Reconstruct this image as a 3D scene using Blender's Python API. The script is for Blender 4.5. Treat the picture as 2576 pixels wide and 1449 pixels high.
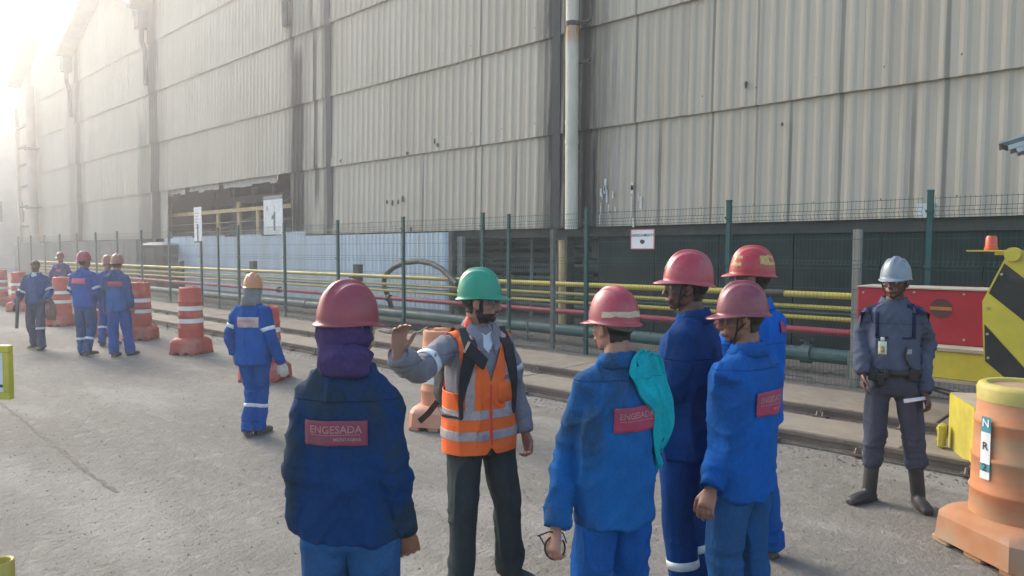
import bpy, bmesh, math, random
import numpy as np
from mathutils import Vector, Matrix
from mathutils.bvhtree import BVHTree
for _o in list(bpy.data.objects): bpy.data.objects.remove(_o, do_unlink=True)
S = bpy.context.scene
COL = S.collection
R = math.radians

# ---------------------------------------------------------------- camera
CAMH, FPX, PITCH = 1.80, 1800.0, math.atan(96.5/1800.0)
F = Vector((-0.688, 0.7257, 0)).normalized()      # viewing direction on the ground; the long wall runs along X
RT = Vector((F.y, -F.x, 0))
FW = F*math.cos(PITCH) + Vector((0, 0, -math.sin(PITCH)))
UP = F*math.sin(PITCH) + Vector((0, 0, math.cos(PITCH)))
cd = bpy.data.cameras.new('camera'); cam = bpy.data.objects.new('camera', cd); COL.objects.link(cam)
cd.sensor_width = 36; cd.lens = FPX/2576*36; cd.clip_start = .05; cd.clip_end = 1500
m = Matrix((RT, UP, -FW)).transposed().to_4x4(); m.translation = Vector((0, 0, CAMH)); cam.matrix_world = m
S.camera = cam

# ---------------------------------------------------------------- light
SUN_EL, SUN_OFF = 30.0, -42.0                      # the sun stands behind the hall, up to the left
sd = F*math.cos(R(SUN_OFF)) + RT*math.sin(R(SUN_OFF))
sunv = Vector((sd.x*math.cos(R(SUN_EL)), sd.y*math.cos(R(SUN_EL)), math.sin(R(SUN_EL))))
W = bpy.data.worlds.new('World'); S.world = W; W.use_nodes = True
nt = W.node_tree; nt.nodes.clear()
sky = nt.nodes.new('ShaderNodeTexSky'); sky.sky_type = 'NISHITA'; sky.sun_disc = False
sky.sun_elevation = R(SUN_EL); sky.sun_rotation = math.atan2(sd.x, sd.y)
sky.air_density = 1.3; sky.dust_density = 3.8; sky.ozone_density = 1.1
bg = nt.nodes.new('ShaderNodeBackground'); bg.inputs[1].default_value = .14
wo = nt.nodes.new('ShaderNodeOutputWorld')
nt.links.new(sky.outputs[0], bg.inputs[0]); nt.links.new(bg.outputs[0], wo.inputs[0])
sl = bpy.data.lights.new('sun', 'SUN'); sl.energy = .8; sl.angle = R(20); sl.color = (1, .985, .96)
so = bpy.data.objects.new('sun', sl); COL.objects.link(so)
so.rotation_euler = (-sunv).to_track_quat('-Z', 'Y').to_euler()
S.view_settings.view_transform = 'Standard'; S.view_settings.look = 'None'
S.view_settings.exposure = 1.42; S.view_settings.gamma = 1; S.view_settings.use_curve_mapping = False
S.render.engine = 'CYCLES'
S.cycles.max_bounces = 6; S.cycles.volume_bounces = 1; S.cycles.transparent_max_bounces = 8

# ---------------------------------------------------------------- measuring helpers (pixel of the 2576 wide view -> point)
def ray(x, y): return (FW*FPX + RT*(x-1288) + UP*(724.5-y))
def G(x, y, z=0.0):
    r = ray(x, y); t = (z-CAMH)/r.z
    return Vector((0, 0, CAMH)) + r*t
def OY(x, y, Y):
    r = ray(x, y); return Vector((0, 0, CAMH)) + r*(Y/r.y)
def OX(x, y, X):
    r = ray(x, y); return Vector((0, 0, CAMH)) + r*(X/r.x)
def AD(x, y, d):
    r = ray(x, y); return Vector((0, 0, CAMH)) + r*(d/r.dot(F))
def XW(x, Y): return OY(x, 628, Y).x

# ---------------------------------------------------------------- object helpers
def lin(c):
    c = c/255.0
    return c/12.92 if c <= .04045 else ((c+.055)/1.055)**2.4
def rgb(r, g, b): return (lin(r), lin(g), lin(b), 1)
def link(name, me, mats=None, parent=None):
    o = bpy.data.objects.new(name, me); COL.objects.link(o)
    if mats is not None and me is not None and not me.materials:
        for mm in (mats if isinstance(mats, (list, tuple)) else [mats]): me.materials.append(mm)
    if parent is not None: o.parent = parent
    return o
def empty(name, loc=(0, 0, 0), rz=0):
    o = bpy.data.objects.new(name, None); COL.objects.link(o); o.location = loc; o.rotation_euler = (0, 0, rz)
    o.empty_display_size = .1; return o
def tag(o, label=None, cat=None, group=None, kind=None):
    if label: o['label'] = label
    if cat: o['category'] = cat
    if group: o['group'] = group
    if kind: o['kind'] = kind
    return o
def copy_tree(o, parent=None):
    c = o.copy(); COL.objects.link(c)
    if parent is not None: c.parent = parent
    for ch in list(o.children): copy_tree(ch, c)
    return c

class MB:
    def __init__(s): s.v = []; s.f = []; s.mi = []; s.m = 0
    def add(s, vs, fs):
        n = len(s.v); s.v += [tuple(p) for p in vs]
        s.f += [tuple(i+n for i in f) for f in fs]; s.mi += [s.m]*len(fs); return s
    def box(s, a, b, rz=0, bev=0):
        x0, x1 = sorted((a[0], b[0])); y0, y1 = sorted((a[1], b[1])); z0, z1 = sorted((a[2], b[2]))
        if bev <= 0:
            vs = [(x, y, z) for z in (z0, z1) for x, y in ((x0, y0), (x1, y0), (x1, y1), (x0, y1))]
            fs = [(3, 2, 1, 0), (4, 5, 6, 7), (0, 1, 5, 4), (1, 2, 6, 5), (2, 3, 7, 6), (3, 0, 4, 7)]
        else:
            c = bev; vs = []
            for z, q in ((z0, c), (z0+c, 0), (z1-c, 0), (z1, c)):
                X0, X1, Y0, Y1 = x0+q, x1-q, y0+q, y1-q
                vs += [(X0+c, Y0, z), (X1-c, Y0, z), (X1, Y0+c, z), (X1, Y1-c, z), (X1-c, Y1, z), (X0+c, Y1, z), (X0, Y1-c, z), (X0, Y0+c, z)]
            fs = [tuple(range(7, -1, -1)), tuple(range(24, 32))]
            for k in range(3):
                for i in range(8): fs.append((k*8+i, k*8+(i+1) % 8, k*8+8+(i+1) % 8, k*8+8+i))
        if rz:
            cx, cy = (x0+x1)/2, (y0+y1)/2; cc, ss = math.cos(rz), math.sin(rz)
            vs = [(cx+(x-cx)*cc-(y-cy)*ss, cy+(x-cx)*ss+(y-cy)*cc, z) for x, y, z in vs]
        return s.add(vs, fs)
    def tube(s, pts, rad, n=10, caps=True, flat=1.0, ref=None):
        pts = [Vector(p) for p in pts]
        if not isinstance(rad, (list, tuple)): rad = [rad]*len(pts)
        vs = []; fs = []; prev = None
        for i, p in enumerate(pts):
            d = (pts[min(i+1, len(pts)-1)]-pts[max(i-1, 0)]).normalized()
            if prev is None:
                r0 = Vector(ref) if ref is not None else (Vector((0, 0, 1)) if abs(d.z) < .9 else Vector((0, 1, 0)))
            else: r0 = prev
            u = (r0-d*r0.dot(d)).normalized(); w = d.cross(u); prev = u
            ra = rad[i]
            ra, rb = ra if isinstance(ra, (list, tuple)) else (ra, ra*flat)
            for k in range(n):
                a = 2*math.pi*k/n; vs.append(p+u*math.cos(a)*ra+w*math.sin(a)*rb)
        for i in range(len(pts)-1):
            for k in range(n):
                k2 = (k+1) % n; fs.append((i*n+k, i*n+k2, (i+1)*n+k2, (i+1)*n+k))
        if caps: fs.append(tuple(range(n-1, -1, -1))); fs.append(tuple((len(pts)-1)*n+k for k in range(n)))
        return s.add(vs, fs)
    def rings(s, rs, n=28, e=2.0, caps=True):      # rs: (cx, cy, cz, rx, ry)
        vs = []; fs = []
        for cx, cy, cz, rx, ry in rs:
            for k in range(n):
                a = 2*math.pi*k/n; c, q = math.cos(a), math.sin(a)
                vs.append((cx+rx*math.copysign(abs(c)**(2/e), c), cy+ry*math.copysign(abs(q)**(2/e), q), cz))
        for i in range(len(rs)-1):
            for k in range(n):
                k2 = (k+1) % n; fs.append((i*n+k, i*n+k2, (i+1)*n+k2, (i+1)*n+k))
        if caps: fs.append(tuple(range(n-1, -1, -1))); fs.append(tuple((len(rs)-1)*n+k for k in range(n)))
        return s.add(vs, fs)
    def ball(s, c, r, mat=None, nu=14, nv=9):
        c = Vector(c); r = r if isinstance(r, (list, tuple)) else (r, r, r); vs = []; fs = []
        P = lambda x, y, z: (mat @ Vector((x, y, z)) if mat else Vector((x, y, z)))
        vs.append(c+P(0, 0, -r[2]))
        for j in range(1, nv):
            t = -math.pi/2+math.pi*j/nv
            for i in range(nu):
                a = 2*math.pi*i/nu; vs.append(c+P(r[0]*math.cos(t)*math.cos(a), r[1]*math.cos(t)*math.sin(a), r[2]*math.sin(t)))
        vs.append(c+P(0, 0, r[2])); L = len(vs)-1
        for i in range(nu):
            i2 = (i+1) % nu
            fs.append((0, 1+i2, 1+i)); fs.append((L, L-nu+i, L-nu+i2))
            for j in range(nv-2): fs.append((1+j*nu+i, 1+j*nu+i2, 1+(j+1)*nu+i2, 1+(j+1)*nu+i))
        return s.add(vs, fs)
    def prism(s, poly, ext):                       # planar polygon + extrusion vector
        n = len(poly); e = Vector(ext); vs = [Vector(p) for p in poly]+[Vector(p)+e for p in poly]
        fs = [tuple(range(n)), tuple(range(2*n-1, n-1, -1))]
        for i in range(n): fs.append((i, n+i, n+(i+1) % n, (i+1) % n))
        return s.add(vs, fs)
    def mesh(s, name='m', smooth=False):
        me = bpy.data.meshes.new(name); me.from_pydata(s.v, [], s.f); me.update()
        bm = bmesh.new(); bm.from_mesh(me); bmesh.ops.recalc_face_normals(bm, faces=bm.faces); bm.to_mesh(me); bm.free()
        if any(s.mi): me.polygons.foreach_set('material_index', s.mi)
        if smooth:
            me.shade_smooth() if smooth is True else me.set_sharp_from_angle(angle=R(smooth))
        return me
    def build(s, name, mats, parent=None, smooth=False): return link(name, s.mesh(name, smooth), mats, parent)

# ---------------------------------------------------------------- materials
MATS = {}
def nodes_of(name):
    M = bpy.data.materials.new(name); M.use_nodes = True; t = M.node_tree
    return M, t, t.nodes['Principled BSDF']
def N(t, kind, **kw):
    n = t.nodes.new(kind)
    for k, v in kw.items():
        if isinstance(k, str) and k.startswith('i_'): n.inputs[k[2:]].default_value = v
        else: setattr(n, k, v)
    return n
def math_(t, op, a, b=None, c=None, clamp=False):
    n = t.nodes.new('ShaderNodeMath'); n.operation = op; n.use_clamp = clamp
    for i, q in enumerate((a, b, c)):
        if q is None: continue
        if hasattr(q, 'links'): t.links.new(q, n.inputs[i])
        else: n.inputs[i].default_value = q
    return n.outputs[0]
def ramp(t, v, a, b, lo=0.0, hi=1.0, kind='SMOOTHSTEP'):
    n = t.nodes.new('ShaderNodeMapRange'); n.interpolation_type = kind
    t.links.new(v, n.inputs[0]); n.inputs[1].default_value = a; n.inputs[2].default_value = b
    n.inputs[3].default_value = lo; n.inputs[4].default_value = hi; return n.outputs[0]
def mixc(t, fac, a, b):
    n = t.nodes.new('ShaderNodeMix'); n.data_type = 'RGBA'
    if hasattr(fac, 'links'): t.links.new(fac, n.inputs[0])
    else: n.inputs[0].default_value = fac
    for i, q in ((6, a), (7, b)):
        if hasattr(q, 'links'): t.links.new(q, n.inputs[i])
        else: n.inputs[i].default_value = q
    return n.outputs[2]
def noise(t, vec, scale, detail=4, rough=.6, sc=None):
    if sc is not None:
        mp = N(t, 'ShaderNodeMapping'); mp.inputs['Scale'].default_value = sc; t.links.new(vec, mp.inputs[0]); vec = mp.outputs[0]
    n = N(t, 'ShaderNodeTexNoise'); n.inputs['Scale'].default_value = scale; n.inputs['Detail'].default_value = detail
    n.inputs['Roughness'].default_value = rough; t.links.new(vec, n.inputs[0]); return n.outputs[0]
def coords(t, world=False):
    if world: return N(t, 'ShaderNodeNewGeometry').outputs['Position']
    return N(t, 'ShaderNodeTexCoord').outputs['Object']
def mat(name, col, rough=.7, dirt=None, dirt_amt=.5, scale=6.0, var=.12, bump=.0, bscale=40., metal=0, sc=None, world=False, spec=.5, lo=.48, hi=.68):
    if name in MATS: return MATS[name]
    M, t, b = nodes_of(name); v = coords(t, world)
    n1 = noise(t, v, scale, 5, .65, sc)
    c = mixc(t, ramp(t, n1, .3, .7), tuple(q*(1-var) for q in col[:3])+(1,), tuple(min(1, q*(1+var)) for q in col[:3])+(1,))
    if dirt is not None:
        n2 = noise(t, v, scale*.45, 6, .7, sc)
        c = mixc(t, ramp(t, n2, lo, hi, 0, dirt_amt), c, dirt)
    t.links.new(c, b.inputs['Base Color'])
    n3 = noise(t, v, scale*3, 3, .6, sc)
    t.links.new(ramp(t, n3, .3, .7, max(0, rough-.1), min(1, rough+.1)), b.inputs['Roughness'])
    b.inputs['Metallic'].default_value = metal; b.inputs['Specular IOR Level'].default_value = spec
    if bump:
        bn = N(t, 'ShaderNodeBump'); bn.inputs['Strength'].default_value = bump; bn.inputs['Distance'].default_value = .01
        t.links.new(noise(t, v, bscale, 4, .6, sc), bn.inputs['Height']); t.links.new(bn.outputs[0], b.inputs['Normal'])
    MATS[name] = M; return M

rnd = random.Random(7)
HAZE = 0.0045
# ================================================================ THE SETTING
DUST = rgb(150, 142, 128)
# ---- ground: one sheet of dusty worn concrete
def ground_mat():
    M, t, b = nodes_of('dusty_ground'); v = coords(t, True)
    big = noise(t, v, .35, 5, .6); mid = noise(t, v, 2.2, 6, .65); fine = noise(t, v, 26, 5, .7)
    # tyre and sweep marks run along the yard
    sw = noise(t, v, 2.0, 5, .65, (.25, 1.4, 1))
    c = mixc(t, ramp(t, big, .3, .7), (.195, .183, .160, 1), (.245, .233, .206, 1))
    c = mixc(t, ramp(t, mid, .42, .75, 0, .55), c, (.19, .18, .16, 1))
    c = mixc(t, ramp(t, sw, .5, .75, 0, .45), c, (.30, .292, .27, 1))
    c = mixc(t, ramp(t, fine, .54, .74, 0, .5), c, (.15, .142, .125, 1))
    lump = noise(t, v, 7.5, 5, .75)
    c = mixc(t, ramp(t, lump, .565, .68, 0, .75), c, (.145, .132, .110, 1)); c = mixc(t, ramp(t, lump, .46, .34, 0, .5), c, (.33, .322, .30, 1))
    patch = noise(t, v, .9, 4, .55, (.5, 1.2, 1))
    c = mixc(t, ramp(t, patch, .52, .64, 0, .5), c, (.33, .317, .285, 1)); c = mixc(t, ramp(t, patch, .44, .34, 0, .35), c, (.17, .162, .148, 1))
    vor = N(t, 'ShaderNodeTexVoronoi'); vor.inputs['Scale'].default_value = 9; t.links.new(v, vor.inputs[0])
    spot = math_(t, 'MULTIPLY', ramp(t, vor.outputs['Distance'], .10, .03), ramp(t, mid, .48, .6))
    c = mixc(t, math_(t, 'MULTIPLY', spot, .6), c, (.12, .112, .10, 1))
    t.links.new(c, b.inputs['Base Color']); b.inputs['Roughness'].default_value = .93; b.inputs['Specular IOR Level'].default_value = .25
    h = math_(t, 'ADD', math_(t, 'ADD', math_(t, 'MULTIPLY', mid, .6), math_(t, 'MULTIPLY', fine, .35)), math_(t, 'MULTIPLY', lump, .8))
    bn = N(t, 'ShaderNodeBump'); bn.inputs['Strength'].default_value = .85; bn.inputs['Distance'].default_value = .05
    t.links.new(h, bn.inputs['Height']); t.links.new(bn.outputs[0], b.inputs['Normal']); return M
gm = ground_mat()
mb = MB(); mb.add([(-260, -160, 0), (160, -160, 0), (160, 160, 0), (-260, 160, 0)], [(0, 1, 2, 3)])
tag(mb.build('ground', gm), kind='structure')

# ---- scattered grit, denser along the track edge and the old joint
def pebbles(name, spots, mt, parent=None):
    mb = MB()
    for (x, y, z, r) in spots:
        a = rnd.random()*6.28; q = []
        for k in range(5):
            aa = a+k*1.2566; rr = r*(.7+.6*rnd.random()); q.append((x+rr*math.cos(aa), y+rr*math.sin(aa), z-.001))
        q.append((x+r*.2*rnd.uniform(-1, 1), y+r*.2*rnd.uniform(-1, 1), z+r*rnd.uniform(.5, .9)))
        mb.add(q, [(k, (k+1) % 5, 5) for k in range(5)])
    return mb.build(name, mt, parent)
gritm = mat('grit_stone', (.17, .16, .14, 1), .9, (.3, .28, .25, 1), .6, 30, world=True)
sp = []
for i in range(5200):                                                     # loose specks over the yard, more of them close by
    d = 2.2+18*rnd.random()**1.6; x = rnd.uniform(-200, 2700)
    p = F*d + RT*((x-1288)/1800*d)
    if p.y < 6.1: sp.append((p.x, p.y, 0, rnd.uniform(.003, .009)*(1+.06*d)))
for i in range(2600): sp.append((rnd.uniform(-30, 3), rnd.gauss(6.33, .12), 0, rnd.uniform(.006, .022)))
tag(pebbles('loose_grit', sp, gritm), 'loose grit and small stones strewn over the dusty yard', 'gravel', kind='stuff')

# ---- an old dirt-filled joint in the ground
jm = mat('joint_dirt', (.10, .093, .08, 1), .95, (.2, .19, .17, 1), .7, 20, world=True)
a0, a1 = G(-40, 985), G(290, 1240); mb = MB(); vs = []; fs = []
nn = 46
for i in range(nn):
    p = a0.lerp(a1, i/(nn-1)); dd = (a1-a0).normalized(); q = Vector((-dd.y, dd.x, 0))
    w = .007+.016*rnd.random(); o = rnd.uniform(-.012, .012)
    vs += [p+q*(o-w)+Vector((0, 0, .004)), p+q*(o+w)+Vector((0, 0, .004))]
    if i: fs.append((2*i-2, 2*i-1, 2*i+1, 2*i))
mb.add(vs, fs); tag(mb.build('ground_joint', jm), kind='structure')

# ---- the sunken railway: two rails with clips between dusty concrete slabs
track = tag(empty('railway_track', (0, 0, 0)), kind='structure')
slabm = mat('track_slab', (.245, .215, .172, 1), .92, (.17, .145, .115, 1), .7, 3.0, bump=.5, bscale=25, world=True)
slab2 = mat('track_bed', (.13, .12, .105, 1), .95, (.22, .205, .18, 1), .6, 9.0, bump=.9, bscale=30, world=True)
railm = mat('rail_steel', (.16, .135, .115, 1), .6, (.24, .2, .17, 1), .5, 8, metal=.3, world=True)
mb = MB(); mb.box((-70, 6.50, .002), (8, 9.45, .02)); mb.build('track_bed', slab2, track)
mb = MB(); mb.box((-70, 9.0, .02), (8, 13.0, .045)); tag(mb.build('gravel_strip', slab2, track))
x = 3.0; k = 0
while x > -44:                                                            # each slab between its joints
    L = 2.45 if k % 2 else 2.3
    for (y0, y1, z1) in ((7.86+.02, 9.0, .10), (6.66, 7.38, .09)):
        mb = MB(); dz = rnd.uniform(-.006, .006)
        mb.box((x-L+.012, y0, 0.003), (x-.012, y1, z1+dz), bev=.010); mb.build('concrete_slab', slabm, track)
    x -= L; k += 1
mb = MB(); mb.box((-70, 7.88, .003), (x, 9.0, .10)); mb.box((-70, 6.66, .003), (x, 7.38, .09)); tag(mb.build('concrete_strip', slabm, track), kind='stuff')
for yr in (7.80, 6.58):
    mb = MB(); mb.box((-70, yr-.033, .085), (6, yr+.033, .118)); mb.box((-70, yr-.012, .03), (6, yr+.012, .085)); mb.box((-70, yr-.06, .0205), (6, yr+.06, .03))
    mb.build('rail', railm, track)
clipmesh = MB(); clipmesh.box((-.07, -.13, .03), (.07, -.035, .045)); clipmesh.tube([(-.03, -.11, .045), (-.03, -.09, .085), (.0, -.07, .09), (.03, -.09, .085), (.03, -.11, .045)], .011, 6); clipmesh.box((-.015, -.095, .045), (.015, -.065, .105))
cme = clipmesh.mesh('rail_clip'); cme.materials.append(railm)
for yr in (7.80, 6.58):
    x = 1.2
    while x > -24:
        o = link('rail_clip', cme, None, track); o.location = (x+rnd.uniform(-.02, .02), yr, -.006); x -= .8

# ---------------------------------------------------------------- the corrugated hall
WY = 13.2
hall = tag(empty('factory_hall', (-25, WY, 0)), 'long beige corrugated factory hall with soot stained columns and gabled roofs', 'factory')
def sheet_mat():
    M, t, b = nodes_of('corrugated_sheet'); v = coords(t, True)
    sep = N(t, 'ShaderNodeSeparateXYZ'); t.links.new(v, sep.inputs[0]); X, Z = sep.outputs[0], sep.outputs[2]
    inf = N(t, 'ShaderNodeObjectInfo').outputs['Random']
    c = mixc(t, inf, (.435, .398, .322, 1), (.495, .455, .372, 1))
    streak = noise(t, v, 1.0, 6, .7, (6.5, 1, .22)); fine = noise(t, v, 1.0, 4, .7, (22, 1, .5))
    c = mixc(t, ramp(t, streak, .45, .75, 0, .45), c, (.40, .345, .285, 1))
    c = mixc(t, ramp(t, fine, .5, .8, 0, .32), c, (.33, .30, .26, 1))
    c = mixc(t, ramp(t, noise(t, v, .35, 3), .45, .7, 0, .4), c, (.52, .495, .42, 1))
    wob = noise(t, v, 1.0, 4, .6, (1.2, 1, .35)); wob2 = noise(t, v, 1.0, 5, .7, (9, 1, .3))
    acc = None
    def band(xp, hw, st, z0=-5, z1=99):
        nonlocal acc
        xc = XW(xp, WY)
        d = math_(t, 'ABSOLUTE', math_(t, 'SUBTRACT', X, xc))
        d = math_(t, 'ADD', d, math_(t, 'MULTIPLY', math_(t, 'SUBTRACT', wob, .5), hw*.9))
        d = math_(t, 'ADD', d, math_(t, 'MULTIPLY', math_(t, 'SUBTRACT', wob2, .5), hw*1.3))
        f = ramp(t, d, hw*1.15, hw*.5, 0, st)
        if z0 > -5: f = math_(t, 'MULTIPLY', f, ramp(t, Z, z0-.8, z0+.6))
        if z1 < 99: f = math_(t, 'MULTIPLY', f, ramp(t, Z, z1+.6, z1-.8))
        acc = f if acc is None else math_(t, 'MAXIMUM', acc, f)
    for a in SOOT: band(*a)
    c = mixc(t, acc, c, (.022, .027, .031, 1))
    rust = math_(t, 'MULTIPLY', ramp(t, noise(t, v, 1.0, 5, .7, (4.0, 1, .5)), .62, .8), .35)
    c = mixc(t, rust, c, (.33, .22, .15, 1))
    t.links.new(c, b.inputs['Base Color']); b.inputs['Roughness'].default_value = .75; b.inputs['Specular IOR Level'].default_value = .3
    bn = N(t, 'ShaderNodeBump'); bn.inputs['Strength'].default_value = .25; bn.inputs['Distance'].default_value = .02
    t.links.new(noise(t, v, 3.0, 4), bn.inputs['Height']); t.links.new(bn.outputs[0], b.inputs['Normal']); return M
# x pixel, half width (m), strength, from z, to z
SOOT = [(1480, .85, .45), (1392, .55, .40), (757, 1.0, .40, 2, 13), (398, 1.5, .35), (207, 1.3, .35), (831, .4, .45), (1400, .27, .95), (1472, .42, .97), (1437, .25, .95), (1510, .05, .6, 2, 7), (1374, .07, .7), (831, .13, .93), (757, .50, .95, 2, 9.0), (745, .2, .8, 8, 14), (802, .16, .8, 3.5, 9.4), (795, .12, .8, 9.2, 14),
        (398, .75, .92), (372, .9, .5, 2, 8), (207, .55, .85), (190, .8, .35), (1068, .05, .55, 2, 4.6), (90, .7, .5), (1300, .04, .5, 2, 4.5), (1200, .03, .4, 2, 4.6), (1215, .03, .5, 2, 12), (1600, .03, .5), (1660, .04, .5, 2, 4.5), (1790, .035, .55), (1900, .03, .45), (1985, .035, .5, 2, 4.6), (2110, .04, .5), (2290, .04, .45, 2, 4.6), (2370, .04, .45)]
shm = sheet_mat()
PW = 1.12
VAL = [-60.3, -48.2, -36.3, -23.3, -10.9, 1.4, 13.5]                      # roof valleys stand over the columns
def roof_z(x):
    for a, b_ in zip(VAL, VAL[1:]):
        if a <= x <= b_: return 13.0 + .42*min(x-a, b_-x)
    return 13.0
PROF = [(0, 0), (.03, 0), (.09, -.019), (.14, -.019), (.20, 0), (.28, 0)]
def sheet_mesh(name, h, tilt, tops=None):
    vs = []; fs = []; xs = []
    for k in range(4):
        for i, (a, d) in enumerate(PROF[:-1]): xs.append((k*.28+a, d))
    xs.append((1.12+.02, 0))
    n = len(xs)
    for (x, d) in xs:
        zt = h if tops is None else tops(x)
        vs += [(x, d-tilt, 0), (x, d, zt), (x, d-tilt+.006, 0), (x, d+.006, zt)]
    for i in range(n-1):
        a, b_ = 4*i, 4*i+4
        fs += [(a, b_, b_+1, a+1), (a+2, a+3, b_+3, b_+2), (a, a+2, b_+2, b_), (a+1, b_+1, b_+3, a+3)]
    fs += [(0, 1, 3, 2), (4*n-4, 4*n-2, 4*n-1, 4*n-3)]
    me = bpy.data.meshes.new(name); me.from_pydata(vs, [], fs); me.update(); me.materials.append(shm); return me
ROWS = [2.32, 4.53, 6.81, 9.18, 11.5]
rowmesh = [sheet_mesh('wall_sheet', ROWS[i+1]-ROWS[i]+.14, .07) for i in range(4)]
XE = 2.52; NCOL = 56
xo0, xo1 = XW(735, WY), XW(428, WY)                                       # the open bay lacks its lowest sheets
for k in range(NCOL):
    x = XE - PW*(k+1)
    for i in range(4):
        if i == 0 and x < xo0-.3 and x > xo1-.7: continue
        o = link('wall_sheet', rowmesh[i], None, hall); o.location = (x+25, rnd.uniform(-.004, .004), ROWS[i]+rnd.uniform(-.004, .004)); o.rotation_euler = (0, rnd.uniform(-.0007, .0007), 0)
    tops = lambda u, x=x: roof_z(x+u)-11.5
    o = link('gable_sheet', sheet_mesh('gable_sheet', 0, .07, tops), None, hall); o.location = (x+25, 0, 11.5)
XL = XE-PW*NCOL
# broken edge sheets above the open bay
hang = mat('torn_sheet', (.42, .43, .41, 1), .7, (.2, .2, .19, 1), .5, 4)
boltm = mat('dark_bolt', (.06, .055, .05, 1), .6)
mb = MB()                                                                  # bolts with their washers along every lap
for i in range(0, 4):
    x = XE-.2
    while x > -42:
        for (dx, dz) in ((0, .05), (.56, .33)):
            mb.box((x+dx-.016+25, -.075, ROWS[i]+dz-.016), (x+dx+.016+25, -.045, ROWS[i]+dz+.016))
        x -= 1.12
tag(mb.build('sheet_bolts', boltm, hall), kind='stuff')
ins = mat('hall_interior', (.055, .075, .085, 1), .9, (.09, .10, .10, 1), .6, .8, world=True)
stl = mat('dark_steelwork', (.06, .065, .065, 1), .7, (.11, .09, .07, 1), .6, 2, world=True)
Yw = lambda *a: tuple(a)
def hb(mb, a, b, **k): return mb.box((a[0]+25, a[1]-WY, a[2]), (b[0]+25, b[1]-WY, b[2]), **k)
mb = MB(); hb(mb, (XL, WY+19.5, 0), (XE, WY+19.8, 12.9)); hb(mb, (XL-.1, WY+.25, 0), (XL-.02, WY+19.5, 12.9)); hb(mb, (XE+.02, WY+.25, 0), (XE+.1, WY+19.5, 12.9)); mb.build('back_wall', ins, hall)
# gabled roofs with overhanging rakes
roofm = mat('roof_sheeting', (.10, .11, .115, 1), .8, (.2, .2, .19, 1), .4, 1.2, world=True)
for a, b_ in zip(VAL[:-2], VAL[1:-1]):
    mid = (a+b_)/2; zr = 13.0+.42*(b_-a)/2; mb = MB()
    for (p, q) in (((a+.12, 13.06), (mid, zr+.05)), ((mid, zr+.05), (b_-.12, 13.06))):
        mb.prism([(p[0]+25, -.85, p[1]), (q[0]+25, -.85, q[1]), (q[0]+25, -.85, q[1]+.22), (p[0]+25, -.85, p[1]+.22)], (0, 20.6, 0))
    mb.build('roof', roofm, hall)
# column strips, valley downpipes
for a in VAL[:-1]:
    mb = MB(); hb(mb, (a-.16, WY+.03, 0), (a+.16, WY+.30, 13)); mb.build('column', stl, hall)
for a in VAL[1:4]:
    mb = MB(); mb.box((a+25-.28, -.55, 12.2), (a+25+.28, -.1, 13.0)); mb.tube([(a+25, -.3, 12.2), (a+25, -.3, 11.6), (a+25, -.17, 11.2), (a+25, -.17, 9.6)], .11, 10); mb.build('valley_outlet', roofm, hall)
# grey steel backing strips at the two sooty columns
for (xp, w, z0, z1) in ((831, .16, 2.3, 13.5), (1398, .12, 2.3, 13)):
    xc = XW(xp, WY-.08); mb = MB(); mb.box((xc+25-w, -.085, z0), (xc+25+w, -.07, z1)); mb.build('cover_strip', mat('cover_strip', (.055, .06, .065, 1), .8, (.2, .2, .18, 1), .5, 1.5, sc=(3, 3, .4), world=True), hall)
# dark lintel under the sheets, dark green boarding below it on the right
lint = mat('lintel_steel', (.05, .055, .052, 1), .8, (.10, .10, .09, 1), .5, 2, world=True)
mb = MB(); hb(mb, (XW(1130, WY), WY+.02, 2.10), (XE, WY+.18, 2.36)); mb.build('lintel', lint, hall)
grn = mat('dark_green_boarding', (.014, .026, .025, 1), .85, (.035, .048, .042, 1), .6, 1.4, world=True, sc=(1, 1, .5), bump=.3, bscale=6)
x = XW(1500, WY); 
while x < XE:
    mb = MB(); hb(mb, (x+.01, WY+.06+rnd.uniform(-.01, .01), .02), (min(x+1.5, XE)-.01, WY+.10, 2.10)); mb.build('boarding_panel', grn, hall); x += 1.5
# inside the open bays: machines, pipes, girders
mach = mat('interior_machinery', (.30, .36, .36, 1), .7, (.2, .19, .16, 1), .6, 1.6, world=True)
mb = MB()
for i in range(26):
    x = rnd.uniform(XW(1120, 15), XW(1510, 15)); y = rnd.uniform(.9, 4.5); z = rnd.uniform(.2, 1.9); w = rnd.uniform(.2, .9); h = rnd.uniform(.1, .5)
    mb.box((x+25, y, z), (x+25+w, y+.4, z+h))
for i in range(9):
    z = .3+.22*i; mb.tube([(XW(1100, 15)+25, 1.5+.1*i, z), (XW(1520, 15)+25, 1.5+.1*i, z+rnd.uniform(-.1, .1))], rnd.uniform(.03, .07), 8)
for i in range(5):
    x = XW(1140, 14)+25+i*.9; mb.tube([(x, 1.2, 0), (x+rnd.uniform(-.2, .2), 1.2, 2.3)], .05, 8)
tag(mb.build('machinery', mach, hall))
mb = MB(); hb(mb, (XW(1130, WY), WY+5.5, 0), (XW(1520, WY), WY+5.7, 3.2)); mb.build('inner_wall', ins, hall)
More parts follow.
